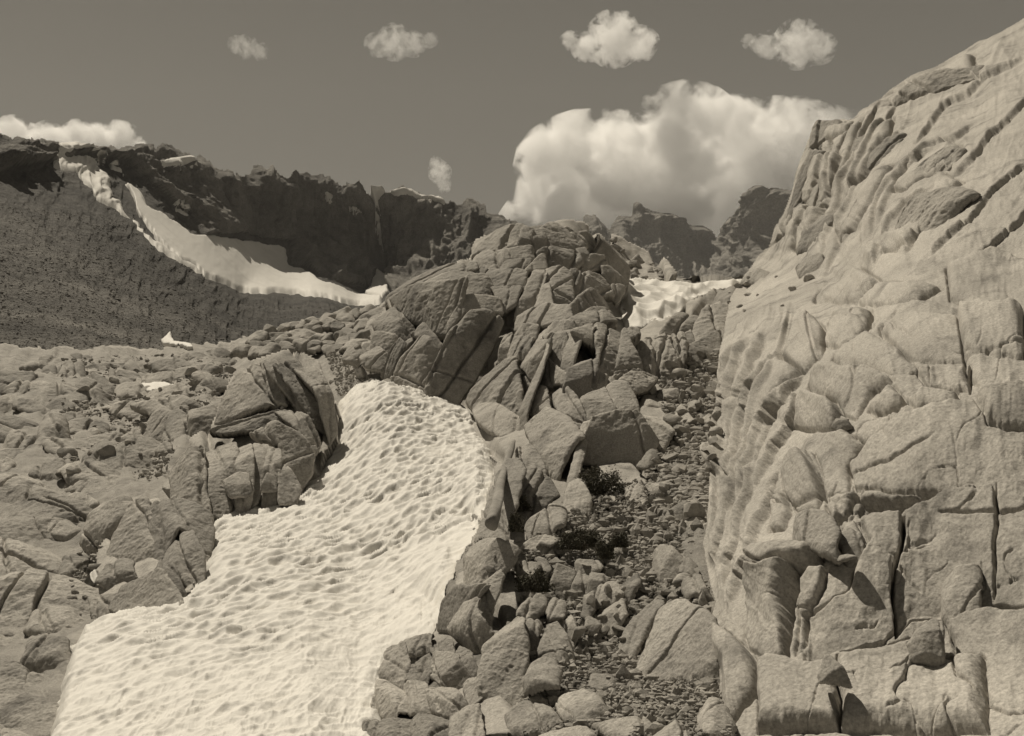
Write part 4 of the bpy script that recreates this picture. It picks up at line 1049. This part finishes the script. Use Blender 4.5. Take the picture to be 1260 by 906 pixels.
T_(9, [(416,412),(438,378),(502,373),(524,432),(472,474),(428,454)], 'rounded boulder right of the triangular block', fwd=.045)
T_(9, [(400,520),(425,440),(470,475),(465,530),(410,560)], 'dark block wedged under the rounded boulder', fwd=.035, steep=.3)
T_(9, [(461,514),(478,468),(532,448),(549,482),(490,534)], 'tilted slab shaped stone right of the dark wedged block', fwd=.05)
T_(9, [(486,562),(508,508),(572,498),(604,542),(570,568)], 'flat topped boulder resting on the round boulder', fwd=.065)
T_(9, [(516,654),(528,590),(600,562),(619,622),(560,684)], 'round boulder under the flat topped boulder', fwd=.06, fac=.5)
T_(9, [(440,620),(455,560),(488,540),(490,600),(470,640)], 'narrow stone left of the round boulder', fwd=.055, cracks=0)
T_(9, [(455,680),(460,640),(500,625),(515,670),(490,690)], 'small blocky stone at the foot of the round boulder', fwd=.065, cracks=0)
T_(9, [(590,520),(610,480),(655,455),(670,500),(620,550)], 'grey stone between the flat topped boulder and the tilted slab', fwd=.045, cracks=0)
T_(9, [(266,754),(296,678),(342,656),(404,722),(414,794),(350,804)], 'fractured block with parallel cracks at the bottom of the gully', fwd=.06, cracks=4, grain=110)
T_(9, [(206,880),(240,820),(312,790),(354,832),(340,900),(212,905)], 'low flat faced rock at the bottom edge', fwd=.09, cracks=0)
T_(9, [(186,604),(228,536),(304,546),(294,604),(230,630)], 'shaded boulder behind the small shrub', fwd=.05)
T_(9, [(300,600),(330,540),(380,580),(370,640),(310,640)], 'pale block right of the shaded boulder', fwd=.05, rough=1.4)
T_(9, [(200,690),(230,640),(280,650),(260,710),(210,730)], 'broken grey block below the shaded boulder', fwd=.06)
T_(9, [(380,640),(400,630),(425,700),(415,715),(390,690)], 'thin leaning stone above the bottom pebbles', fwd=.06, cracks=0)
T_(9, [(180,430),(215,385),(260,375),(280,430),(240,490),(200,480)], 'ridged boulder at the top of the bushes', fwd=.045, cracks=2)
T_(9, [(260,400),(290,390),(320,450),(300,470)], 'thin split stone beside the ridged boulder', fwd=.045, cracks=0)
T_(8, [(780,345),(800,315),(860,300),(880,320),(840,350)], 'flat pale slab above the bushes', fwd=.04, steep=1.0, cracks=0)
T_(11, [(585,790),(660,705),(690,710),(692,750),(640,800)], 'pointed block leaning at the edge of the upper talus', fwd=.04)
T_(11, [(705,440),(708,395),(790,388),(798,420),(760,445)], 'flat dark faced stone highest in the upper talus', fwd=.03, cracks=0)
T_(11, [(610,490),(620,458),(700,455),(705,490),(650,505)], 'flat stone beside the overhanging block', fwd=.03, cracks=0)
T_(11, [(780,575),(790,510),(820,480),(880,560),(860,585)], 'largest pale blocky stone in the middle of the talus', fwd=.035, cracks=0)
T_(11, [(845,500),(850,470),(920,440),(930,470),(880,500)], 'long pale stone in the upper talus near the cliff', fwd=.035, cracks=0)
T_(11, [(850,410),(865,390),(900,380),(928,410),(890,435)], 'pentagonal dark stone in the upper talus', fwd=.035, cracks=0)
T_(11, [(775,620),(790,585),(830,590),(865,625),(830,638)], 'dark tilted stone below the largest pale talus stone', fwd=.035, cracks=0)
T_(11, [(915,560),(925,530),(960,525),(990,560),(970,580)], 'dark wedge stone against the cliff', fwd=.03, cracks=0)

rl = np.random.default_rng(31)
for k, (px, py, w, hgt, lb) in enumerate([(655, 880, 34, 20, 'broad half buried boulder under the low flat faced rock'), (715, 870, 30, 22, 'rounded grey boulder below the fractured block, at the bottom'), (765, 890, 34, 20, 'wide low boulder at the bottom left of the biggest boulder'),
        (690, 905, 40, 18, 'long slab lying across the very bottom of the gully'), (830, 895, 44, 18, 'sloping slab at the foot of the biggest boulder'), (740, 835, 16, 11, 'squat stone between the fractured block and the tilted slab'), (880, 880, 26, 26, 'leaning block between the biggest boulder and the cliff foot')]):
    an = np.linspace(0, 2 * math.pi, 9)[:-1] + rl.uniform(-.3, .3, 8); rr = rl.uniform(.85, 1.2, 8)
    T_(0, [(px + w * a * math.cos(t), py + hgt * a * math.sin(t)) for t, a in zip(an, rr)], lb, fwd=.03, fac=.5)

# ---- the dead trunk lying on the slab beside the snow
def tube(path, radii, seg=14, closed=True, wob=0.06, seed=0):
    path = np.array(path, float); V = []; n = len(path)
    for i in range(n):
        t = path[min(i + 1, n - 1)] - path[max(i - 1, 0)]; t /= np.linalg.norm(t)
        a = np.cross(t, [0.3, 0.2, 1.0]); a /= np.linalg.norm(a); b = np.cross(t, a)
        for k in range(seg):
            an = 2 * math.pi * k / seg
            rr = radii[i] * (1 + wob * float(vnoise(np.array([[i * 0.4 + seed, math.cos(an) * 1.5, math.sin(an) * 1.5]]), 3)[0]))
            V.append(path[i] + rr * (a * math.cos(an) + b * math.sin(an)))
    Q = [[i * seg + k, i * seg + (k + 1) % seg, (i + 1) * seg + (k + 1) % seg, (i + 1) * seg + k] for i in range(n - 1) for k in range(seg)]
    V.append(path[0]); V.append(path[-1]); T = []
    for k in range(seg):
        T.append([len(V) - 2, (k + 1) % seg, k]); T.append([len(V) - 1, (n - 1) * seg + k, (n - 1) * seg + (k + 1) % seg])
    return np.array(V), np.array(Q), np.array(T)
bpy.context.view_layer.update()
DG = bpy.context.evaluated_depsgraph_get()
def hit(px, py, far=False):
    d = P(px, py, 10.0) - CAM; d = d / np.linalg.norm(d)
    ok, loc, nor, fi, ob, mt = S.ray_cast(DG, Vector(CAM), Vector(d))
    return (np.array(loc), np.array(nor), ob) if ok else None
lx = np.linspace(0, 1, 26)
lp_ = np.array([(hit(604 + 26 * t, 645 - 102 * t) or (P(604 + 26 * t, 645 - 102 * t, 20),))[0] for t in (0.02, .2, .4, .6, .8, .98)])
ab = np.polyfit(np.linspace(0, 1, 6), lp_[:, 1], 1); ly = ab[0] * lx + ab[1]
ly = ly - max(0, float(np.max(np.polyval(ab, np.linspace(0, 1, 6)) - lp_[:, 1]))) - .06
lp_ = P(604 + 26 * lx + 1.0 * np.sin(lx * 9), 645 - 102 * lx, ly)
lv, lq, lt = tube(lp_, 0.095 - 0.03 * lx, 16, wob=.3)
tag(mesh_obj('fallen_log', lv, lq, M_WOOD, T=lt, loc=lp_[0]), 'straight weathered log with a dark broken end beside the snow edge', 'log')

# ================================================================== the big snow slope
SNOWP = [(40, 985), (82, 800), (100, 775), (128, 758), (148, 752), (200, 745), (225, 735), (240, 715), (247, 690), (252, 640), (258, 622), (272, 610), (292, 605), (318, 605), (335, 612), (345, 606), (362, 600), (378, 588), (388, 565), (392, 545), (408, 520), (420, 488), (432, 475), (455, 467), (478, 470), (500, 476), (525, 480), (545, 490), (575, 498), (590, 508), (600, 525), (602, 540), (618, 545), (614, 565), (606, 600), (595, 640), (580, 665), (562, 690), (545, 740), (532, 783), (508, 798), (482, 815), (470, 850), (466, 985)]
def snow_disp(x, y, s, V, n):
    D = V[:, 1]
    up = np.array([0, -0.3, 0.95])
    edge = np.clip(s / 26.0, -0.2, 1)
    bulge = (0.38 + 0.22 * np.clip((640 - y) / 150, 0, 1)) * (1 - (1 - np.clip(edge, 0, 1)) ** 2) - 0.1
    bulge = bulge * (1 - .55 * np.clip((y - 610) / 60, 0, 1) * np.clip((x - 380) / 60, 0, 1))
    # sun cups: hollows with sharp crests, drawn out along the slope; runnels low down
    ca, sa = math.cos(math.radians(58)), math.sin(math.radians(58))
    u = V[:, 0] * ca + V[:, 1] * sa; v = -V[:, 0] * sa + V[:, 1] * ca
    wu = 0.35 * fbm(V / .9, 3, 120); wv = 0.35 * fbm(V / .9 + 30, 3, 121)
    f1, f2, cid = worley(u / 0.60 + wu, v / 0.25 + wv, 7)
    g1, g2, _ = worley(u / 0.28 + wv, v / 0.13 + wu, 9)
    cr = np.clip(f2 - f1, 0, 1)
    dep = 0.6 + 0.8 * ((cid % 1000) / 1000.0)
    cup = -np.clip(0.75 - f1, 0, 1) ** 0.9 * dep + 0.10 * np.exp(-(cr / 0.2) ** 2)
    cup2 = -np.clip(0.75 - g1, 0, 1)
    low = np.clip((y - (835 - 0.42 * (x - 300) * (x > 300) - 60)) / 90 + 0.2 * fbm(V / 2.0, 3, 127), 0, 1)
    run = fbm(np.stack([V[:, 0] / 0.16 + 0.8 * fbm(V / 0.8, 3, 129), V[:, 1] / 1.5, V[:, 2] / 1.5], -1), 4, 131, ridged=True)
    h = (1 - 0.68 * low) * (0.6 + 0.55 * np.clip(fbm(V / 1.7, 2, 150) + .5, 0, 1.3)) * (0.17 * cup + 0.055 * cup2) + low * 0.032 * run + 0.10 * fbm(V / 2.6, 3, 133) + 0.02 * fbm(V / 0.2, 3, 135)
    h = h * np.clip(s / 10, 0.15, 1)
    V2 = V + up * (bulge + h)[:, None]
    greying = np.clip((0.42 - f1) * 1.1 * dep * np.clip(fbm(V / 0.9, 3, 139) * 3 + .3, 0, 1), 0, 0.45) * (1 - .6 * low)  # greyer towards the middle of each hollow, in patches
    greying = np.clip(greying + .55 * np.clip(1 - s / 11, 0, 1) * np.clip(fbm(V / .45, 3, 141) * 2.2 + .35, 0, 1), 0, .8)      # grit along the melting rim
    return V2, {'greying': greying}
o = sheet('snowfield', SNOWP, GROUND, M_SNOW, snow_disp, 0.95, back=(0, .6, -1.0), warp=5, edge=4, off=1.0)
tag(o, 'large bright suncupped snow slope filling the gully in the lower left centre', 'snowfield')

UPS = [(762, 345), (790, 341), (812, 346), (835, 345), (852, 349), (868, 346), (890, 345), (915, 343), (932, 341), (926, 348), (905, 352), (880, 357), (855, 368), (835, 384), (815, 398), (795, 402), (770, 402), (762, 380)]
UPF = field([(770, 400, 43), (820, 395, 43), (762, 360, 50), (765, 345, 56), (850, 360, 52), (850, 347, 60), (930, 342, 62), (900, 352, 55), (800, 343, 60)])
def ups_disp(x, y, s, V, n):
    u = V[:, 0]; v = V[:, 1]
    f1, f2, cid = worley(u / 0.9 + 0.4 * fbm(V / 2, 3, 141), v / 1.6, 17)
    cup = -np.clip(0.75 - f1, 0, 1)
    h = (0.5 * cup + 0.25 * fbm(V / 2.2, 3, 143)) * np.clip(s / 6, 0.2, 1)
    e = np.clip(s / 10, -0.2, 1)
    return V + np.array([0, -0.3, 0.95]) * (h + 0.5 * e)[:, None], {'greying': np.zeros(len(x))}
tag(sheet('snowfield', UPS, UPF, M_SNOW, ups_disp, 0.95, back=(0, 2, -1.5), warp=3, edge=4), 'small bright snowfield high between the outcrop and the cliff', 'snowfield')

def little_snow(poly, label, th=.25):
    def f(x, y, s, V, n):
        e = np.clip(s / 6, -0.2, 1); D = V[:, 1]
        return V + np.array([0, -0.3, 0.95]) * (D * 0.003 + 0.05 * fbm(V / .5, 3, 151) + th * e)[:, None] - np.array([0, 1, 0]) * (D * 0.004)[:, None], {'greying': np.zeros(len(x))}
    tag(sheet('snow_patch', poly, GROUND, M_SNOW, f, 0.9, back=(0, .5, -.3), warp=2.5, edge=2), label, 'snow patch', 'small snow patches among the left slabs')
little_snow(ZP(4, [(355, 512), (400, 502), (462, 498), (497, 508), (492, 522), (440, 532), (395, 536), (370, 522)]), 'little white snow patch among the slabs at left')
little_snow(ZP(4, [(455, 330), (490, 300), (500, 335), (570, 345), (580, 362), (500, 350), (462, 345)]), 'tiny snow scrap under the left scree')
little_snow(ZP(7, [(150, 520), (195, 470), (216, 480), (208, 520), (160, 545), (122, 555)]), 'small snow tongue beside the pebbles at lower left')
little_snow(ZP(7, [(325, 440), (340, 405), (385, 400), (370, 425), (340, 450)]), 'small snow wedge above the cracked ledge at lower left')

# ================================================================== loose stones
def stone_mesh(seed, flat=0.6):
    r = np.random.default_rng(seed)
    bm = bmesh.new(); bmesh.ops.create_icosphere(bm, subdivisions=3, radius=1.0)
    V = np.array([v.co[:] for v in bm.verts])
    for k in range(13):
        n = r.normal(size=3); n /= np.linalg.norm(n); c = r.uniform(0.42, 0.85)
        d = V @ n - c; V = V - np.clip(d, 0, None)[:, None] * n
    V *= np.array([1.25, 0.95, flat * r.uniform(.8, 1.25)])
    V += 0.05 * fbm(V * 2.2 + seed, 4, 5)[:, None] * V
    for v, c in zip(bm.verts, V): v.co = c
    for f in bm.faces: f.smooth = True
    me = bpy.data.meshes.new('stone'); bm.to_mesh(me); bm.free()
    me.set_sharp_from_angle(angle=math.radians(28))
    me.materials.append(M_STONE)
    return me
STONES = [stone_mesh(40 + k, [.55, .7, .85][k % 3]) for k in range(12)]
from mathutils.bvhtree import BVHTree
def in_poly(p, poly): return sdf(np.array([p[0]]), np.array([p[1]]), poly)[0] > 0
def strew(poly, n, smin, smax, group, labels, fd=GROUND, seed=1, power=2.2, fwd=.008, cat='stone'):
    r = np.random.default_rng(seed); poly = np.array(poly, float); lo, hi = poly.min(0), poly.max(0)
    placed = []; tries = 0
    while len(placed) < n and tries < n * 60:
        tries += 1
        p = r.uniform(lo, hi)
        if not in_poly(p, poly): continue
        s = smin + (smax - smin) * r.uniform() ** power
        if any((p[0] - a) ** 2 + ((p[1] - b) * 1.4) ** 2 < (0.42 * (s + c)) ** 2 for a, b, c in placed): continue
        placed.append((p[0], p[1], s))
    hits = [hit(px, py) for px, py, s in placed]
    for (px, py, s), hh in zip(placed, hits):
        if hh is None or hh[2].name.startswith('mountain') or (hh[2].name.startswith('snowfield') and 'snow' not in group): continue
        d = float(hh[0][1]); R_ = s * d / F / 2
        o = bpy.data.objects.new('stone', STONES[r.integers(len(STONES))]); COL.objects.link(o)
        o.location = hh[0] + np.array([0, 0, R_ * .12])
        o.rotation_euler = (r.normal(0, .25), r.normal(0, .25), r.uniform(0, 6.28))
        o.scale = (R_ * r.uniform(.85, 1.2), R_ * r.uniform(.85, 1.2), R_ * r.uniform(.8, 1.2))
        lb = labels[0] if s < smin + (smax - smin) * .33 or len(labels) == 1 else labels[1]
        tag(o, lb, cat, group)
TAL = [(800, 470), (830, 440), (880, 430), (885, 470), (882, 540), (874, 580), (860, 640), (840, 660), (805, 640), (790, 600), (800, 570), (825, 540), (830, 500), (790, 490)]
strew(TAL, 105, 8, 34, 'talus stones between outcrop and cliff', ['small angular stone in the talus between outcrop and cliff', 'larger angular stone in the talus between outcrop and cliff'], seed=3, power=1.7)
strew([(690, 650), (760, 600), (800, 600), (830, 650), (800, 700), (770, 740), (720, 720), (690, 700)], 34, 6, 20, 'stones among the shrubs in the gully', ['small stone lying among the shrubs in the gully'], seed=4)
strew([(700, 740), (760, 730), (775, 770), (755, 850), (690, 850), (690, 780)], 34, 7, 22, 'stones at the bottom of the gully', ['loose stone at the bottom of the gully'], seed=5, fwd=.03)
strew([(405, 430), (440, 420), (470, 455), (440, 470), (418, 490), (408, 470)], 16, 4, 11, 'stones above the top left snow edge', ['small stone above the top left edge of the snow'], seed=6, fwd=.02)
strew([(85, 700), (105, 670), (128, 668), (122, 700), (112, 735), (80, 745)], 22, 6, 16, 'stones in the hollow at lower left', ['dark stone in the hollow at lower left'], seed=7, fwd=.02)
strew([(75, 470), (200, 440), (280, 440), (270, 470), (180, 500), (190, 560), (90, 590), (75, 560)], 30, 6, 26, 'stones on the left slope', ['small weathered stone on the left slope', 'larger weathered stone on the left slope'], seed=9, power=2.5, fwd=.015)
strew([(880, 350), (940, 335), (1000, 345), (990, 370), (940, 385), (900, 385)], 14, 5, 20, 'stones on the cliff terrace', ['small pale stone on the terrace below the cliff tower', 'larger pale stone on the terrace below the cliff tower'], fd=CLIFF, seed=10, fwd=.01)
strew([(590, 690), (640, 660), (660, 680), (640, 720), (610, 720)], 9, 6, 15, 'stones behind the foreground rib', ['stone caught behind the foreground rib'], seed=12, fwd=.035)

strew([(300, 640), (400, 560), (560, 560), (560, 660), (500, 740), (300, 780)], 8, 2.2, 5, 'specks of rock on the snow', ['small dark stone melted into the big snow slope'], seed=14)

# uncountable grit: one object
def grit(poly, n, smin, smax, fd, seed, fwd=0.004):
    r = np.random.default_rng(seed); poly = np.array(poly, float); lo, hi = poly.min(0), poly.max(0)
    p = r.uniform(lo, hi, (n * 3, 2)); p = p[sdf(p[:, 0], p[:, 1], poly) > 0][:n]
    s = smin + (smax - smin) * r.uniform(size=len(p)) ** 3
    d = fd(p[:, 0], p[:, 1]) * (1 - fwd)
    if fd is LEFTM:
        V0 = P(p[:, 0], p[:, 1], d)
        return left_disp(p[:, 0], p[:, 1], sdf(p[:, 0], p[:, 1], lp), V0, fnormal(fd, p[:, 0], p[:, 1]))[0], s * d / F / 2
    return P(p[:, 0], p[:, 1], d), s * d / F / 2
bm = bmesh.new(); bmesh.ops.create_icosphere(bm, subdivisions=1, radius=1.0)
IV = np.array([v.co[:] for v in bm.verts]); IT = np.array([[v.index for v in f.verts] for f in bm.faces]); bm.free()
def grit_obj(name, sets, label, mat):
    C_, R_ = [np.concatenate(a) for a in zip(*sets)]
    r = np.random.default_rng(77); n = len(C_)
    sc = r.uniform(.55, 1.35, (n, 1, 3)) * np.array([1.1, 1, .95])
    jit = 1 + .28 * r.normal(size=(n, len(IV), 1)).clip(-1.5, 1.5)
    V = C_[:, None] + IV[None] * sc * jit * R_[:, None, None]
    T = (IT[None] + (np.arange(n) * len(IV))[:, None, None]).reshape(-1, 3)
    o = mesh_obj(name, V.reshape(-1, 3), np.zeros((0, 4), int), mat, T=T)
    o.data.polygons.foreach_set('use_smooth', np.zeros(len(T), bool))
    return tag(o, label, None, None, 'stuff')
sets = [grit([(780, 440), (885, 425), (884, 520), (874, 600), (860, 690), (800, 740), (880, 760), (900, 905), (640, 905), (640, 720), (600, 690), (690, 640), (700, 600), (790, 590), (800, 560), (830, 530)], 8500, 2.0, 8.5, GROUND, 1), grit([(780, 440), (885, 425), (884, 520), (874, 600), (860, 690), (880, 780), (880, 905), (650, 905), (650, 720), (690, 660), (800, 600), (800, 560), (830, 530)], 1700, 7, 17, GROUND, 11, .006),
        grit([(400, 430), (470, 410), (470, 455), (418, 490)], 900, 1.5, 5, GROUND, 2, .018),
        grit([(75, 740), (85, 690), (128, 660), (130, 720), (90, 770)], 700, 2, 7, GROUND, 3, .01),
        grit([(75, 440), (280, 435), (290, 470), (230, 520), (200, 590), (80, 600)], 2600, 1.5, 7, GROUND, 4, .01),
        grit([(870, 700), (900, 690), (910, 905), (860, 905)], 300, 2, 7, GROUND, 5)]
grit_obj('gravel', sets, 'gravel and small rubble filling the gully and hollows', M_STONE)
ms = [grit([(-150, 250), (75, 260), (150, 270), (240, 335), (300, 370), (450, 380), (450, 400), (300, 430), (-150, 430)], 14000, .7, 2.8, LEFTM, 8, 0), grit([(-150, 300), (180, 320), (260, 390), (280, 430), (-150, 440)], 3500, 1.2, 4.5, LEFTM, 9, 0)]
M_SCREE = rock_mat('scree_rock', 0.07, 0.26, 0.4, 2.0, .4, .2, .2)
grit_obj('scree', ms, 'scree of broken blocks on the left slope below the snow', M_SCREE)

# ================================================================== low shrubs
def shrub(px, py, wpx, hpx, label, seed, fwd=.03, nl=2600):
    r = np.random.default_rng(seed); d = float(GROUND(px, py)) * (1 - fwd); sc = d / F
    base = P(px, py + hpx * .45, d)
    root = empty('shrub', base, label, 'shrub', 'low dark shrubs among the rocks')
    a, b = wpx * sc * .62, hpx * sc * 1.15
    nc = 26
    cc = r.uniform(-1, 1, (nc, 3)); cc[:, 2] = np.abs(cc[:, 2]); cc /= np.maximum(np.linalg.norm(cc, axis=1, keepdims=True), 1) * 1.15
    ci = r.integers(nc, size=nl)
    p = cc[ci] + r.normal(0, .15, (nl, 3)); p[:, 2] = np.maximum(p[:, 2], .02)
    p = p * np.array([a, a * .8, b])
    ls = r.uniform(.6, 1.4, nl) * sc * 1.7
    t1 = r.normal(size=(nl, 3)); t1 /= np.linalg.norm(t1, axis=1, keepdims=True)
    t2 = np.cross(t1, r.normal(size=(nl, 3))); t2 /= np.linalg.norm(t2, axis=1, keepdims=True)
    l, w = ls[:, None] * t1, .5 * ls[:, None] * t2
    V = np.stack([p - l, p - w * .8 + l * .1, p + l, p + w * .8 + l * .1], 1).reshape(-1, 3)
    Q = np.arange(nl * 4).reshape(-1, 4)
    mesh_obj('foliage', V + base, Q, M_LEAF, root, loc=base)
    TV, TQ = [], []
    for k in range(nc):
        v, q, _ = tube([np.zeros(3), cc[k] * [a, a, b] * .5 + r.normal(0, .03, 3) * a, cc[k] * [a, a * .8, b]], [sc * .9, sc * .6, sc * .25], 5)
        TQ.append(q + sum(len(x) for x in TV)); TV.append(v)
    mesh_obj('stems', np.concatenate(TV) + base, np.concatenate(TQ), M_TWIG, root, loc=base)
shrub(*ZP(9, [(525, 118)])[0], 50, 30, 'widest dark shrub, growing under the shaded recess', 1, .03, 4200)
shrub(*ZP(8, [(553, 400)])[0], 28, 30, 'round dark shrub at the edge of the snow above the rib', 2, .045)
shrub(*ZP(9, [(245, 510)])[0], 36, 22, 'dark shrub over the shaded boulder', 3, .065)
shrub(*ZP(9, [(430, 345)])[0], 44, 22, 'spreading shrub in the middle of the gully', 4, .05, 3200)
shrub(*ZP(9, [(530, 380)])[0], 22, 22, 'small upright shrub right of the spreading one', 5, .06, 1600)
shrub(*ZP(9, [(590, 345)])[0], 18, 14, 'smallest low shrub beside the gully gravel', 6, .045, 1200)
shrub(*ZP(9, [(180, 275)])[0], 16, 20, 'grassy tuft left of the striped boulder', 7, .04, 1200)
shrub(*ZP(9, [(200, 200)])[0], 20, 16, 'dark shrub filling the nook above the striped boulder', 8, .03, 1300)
# ================================================================== clouds: real bodies of vapour a few kilometres off
def cloud_mat(name, blobs, size, dens, seed, amp=0.9):
    m = bpy.data.materials.new(name); m.use_nodes = True
    t = m.node_tree; t.nodes.clear(); L = t.links.new
    out = N(t, 'ShaderNodeOutputMaterial'); vol = N(t, 'ShaderNodeVolumePrincipled')
    vol.inputs['Color'].default_value = (1, 1, 1, 1); vol.inputs['Anisotropy'].default_value = 0.3
    tc = N(t, 'ShaderNodeTexCoord')
    off = N(t, 'ShaderNodeVectorMath', operation='ADD'); off.inputs[1].default_value = (seed * 911.0, seed * 377.0, 0)
    L(tc.outputs['Object'], off.inputs[0])
    nz = N(t, 'ShaderNodeTexNoise', Scale=1.0 / size, Detail=9.0, Roughness=0.62, Distortion=0.4); L(off.outputs[0], nz.inputs['Vector'])
    prev = None
    for c, r in blobs:
        dv = N(t, 'ShaderNodeVectorMath', operation='DISTANCE'); dv.inputs[1].default_value = c; L(tc.outputs['Object'], dv.inputs[0])
        mr = N(t, 'ShaderNodeMath', operation='MULTIPLY_ADD'); mr.inputs[1].default_value = -1.0 / r; mr.inputs[2].default_value = 1.0; L(dv.outputs['Value'], mr.inputs[0])
        if prev is None: prev = mr.outputs[0]
        else:
            mx = N(t, 'ShaderNodeMath', operation='SMOOTH_MAX'); mx.inputs[2].default_value = 0.6
            L(prev, mx.inputs[0]); L(mr.outputs[0], mx.inputs[1]); prev = mx.outputs[0]
    a = N(t, 'ShaderNodeMath', operation='SUBTRACT'); a.inputs[1].default_value = 0.5; L(nz.outputs[0], a.inputs[0])
    b = N(t, 'ShaderNodeMath', operation='MULTIPLY_ADD'); b.inputs[1].default_value = amp * 3.0; L(a.outputs[0], b.inputs[0]); L(prev, b.inputs[2])
    mp = N(t, 'ShaderNodeMapRange', interpolation_type='SMOOTHSTEP'); mp.inputs[1].default_value = 0.06; mp.inputs[2].default_value = 0.34
    mp.inputs[3].default_value = 0.0; mp.inputs[4].default_value = dens; L(b.outputs[0], mp.inputs[0])
    L(mp.outputs[0], vol.inputs['Density']); L(vol.outputs[0], out.inputs['Volume'])
    return m

def cloud(blobs, label, dist, seed, dens=0.012, amp=0.8, puff=1.0):
    cs = np.array([P(x, y, dist) for x, y, r in blobs]); rs_ = np.array([r for _, _, r in blobs]) * dist / F
    rg = np.random.default_rng(seed)
    cs[:, 1] += rg.uniform(-.4, .4, len(cs)) * rs_
    o0 = (cs * rs_[:, None]).sum(0) / rs_.sum()
    loc = cs - o0
    bm = bmesh.new(); bmesh.ops.create_icosphere(bm, subdivisions=4, radius=1.0)
    D = np.array([v.co[:] for v in bm.verts])
    ex = np.full(len(D), rs_.max() * .25)
    for c, r in zip(loc, rs_):
        r = r * 1.12
        b = D @ c; q = b * b - (c @ c - r * r)
        ex = np.maximum(ex, np.where(q > 0, b + np.sqrt(np.maximum(q, 0)), 0))
    for v, d, e in zip(bm.verts, D, ex): v.co = d * e
    me = bpy.data.meshes.new('cloud'); bm.to_mesh(me); bm.free()
    m = cloud_mat('cloud_vapour', [(tuple(c), float(r)) for c, r in zip(loc, rs_)], puff * 0.8 * float(np.median(rs_)), dens, seed, amp)
    me.materials.append(m)
    o = bpy.data.objects.new('cloud', me); COL.objects.link(o); o.location = o0
    return tag(o, label, 'cloud', 'clouds')
cloud([(700, 212, 66), (770, 195, 72), (840, 185, 72), (900, 185, 74), (960, 192, 66), (1020, 195, 62), (655, 245, 30), (690, 262, 40), (760, 250, 60), (830, 255, 60), (900, 260, 60), (720, 172, 38), (668, 205, 34), (620, 258, 18), (1060, 200, 60)],
      'largest cloud, a wide bright bank behind the far peaks', 7000, 1, 0.010, 1.2)
cloud([(100, 175, 24), (150, 172, 24), (60, 174, 26), (20, 172, 26), (-30, 172, 28), (172, 182, 14), (95, 160, 13), (125, 178, 26), (80, 182, 24), (40, 178, 24), (150, 160, 12), (0, 180, 26)], 'low bright cloud touching the left end of the dark ridge', 7400, 2, 0.014, 1.1)
cloud([(755, 52, 34), (722, 58, 20), (790, 52, 22), (700, 50, 12)], 'ragged puffy cloud at the top, above the largest cloud', 7000, 3, 0.010, 1.6)
cloud([(985, 50, 30), (945, 56, 18), (1012, 56, 20), (920, 52, 10)], 'thin ragged cloud at the top right', 7000, 4, 0.006, 1.8)
cloud([(485, 50, 22), (462, 54, 15), (508, 54, 16), (530, 50, 10)], 'thin ragged cloud at the top left of the puffy one', 7000, 5, 0.004, 2.0)
cloud([(541, 212, 14), (546, 228, 10), (536, 200, 8)], 'tiny wisp hanging over the snow capped ridge', 7000, 6, 0.010, 1.4)
cloud([(303, 58, 15), (318, 62, 12), (290, 54, 11)], 'faint wisp at the top over the dark ridge', 7000, 7, 0.003, 2.0)
S.cycles.volume_step_rate = 0.1
S.cycles.volume_max_steps = 256

# ================================================================== the air between
hz = bpy.data.meshes.new('haze'); bm = bmesh.new(); bmesh.ops.create_cube(bm, size=1.0); bm.to_mesh(hz); bm.free()
hm = bpy.data.materials.new('valley_air'); hm.use_nodes = True; t = hm.node_tree; t.nodes.clear()
ho = N(t, 'ShaderNodeOutputMaterial'); hv = N(t, 'ShaderNodeVolumePrincipled'); hv.inputs['Density'].default_value = 0.00005; hv.inputs['Color'].default_value = (.95, .95, .95, 1)
t.links.new(hv.outputs[0], ho.inputs['Volume']); hz.materials.append(hm)
ho_ = bpy.data.objects.new('haze', hz); COL.objects.link(ho_); ho_.scale = (6400, 4300, 1461); ho_.location = (0, 1600, 1461 / 2 - 61)
tag(ho_, kind='stuff')
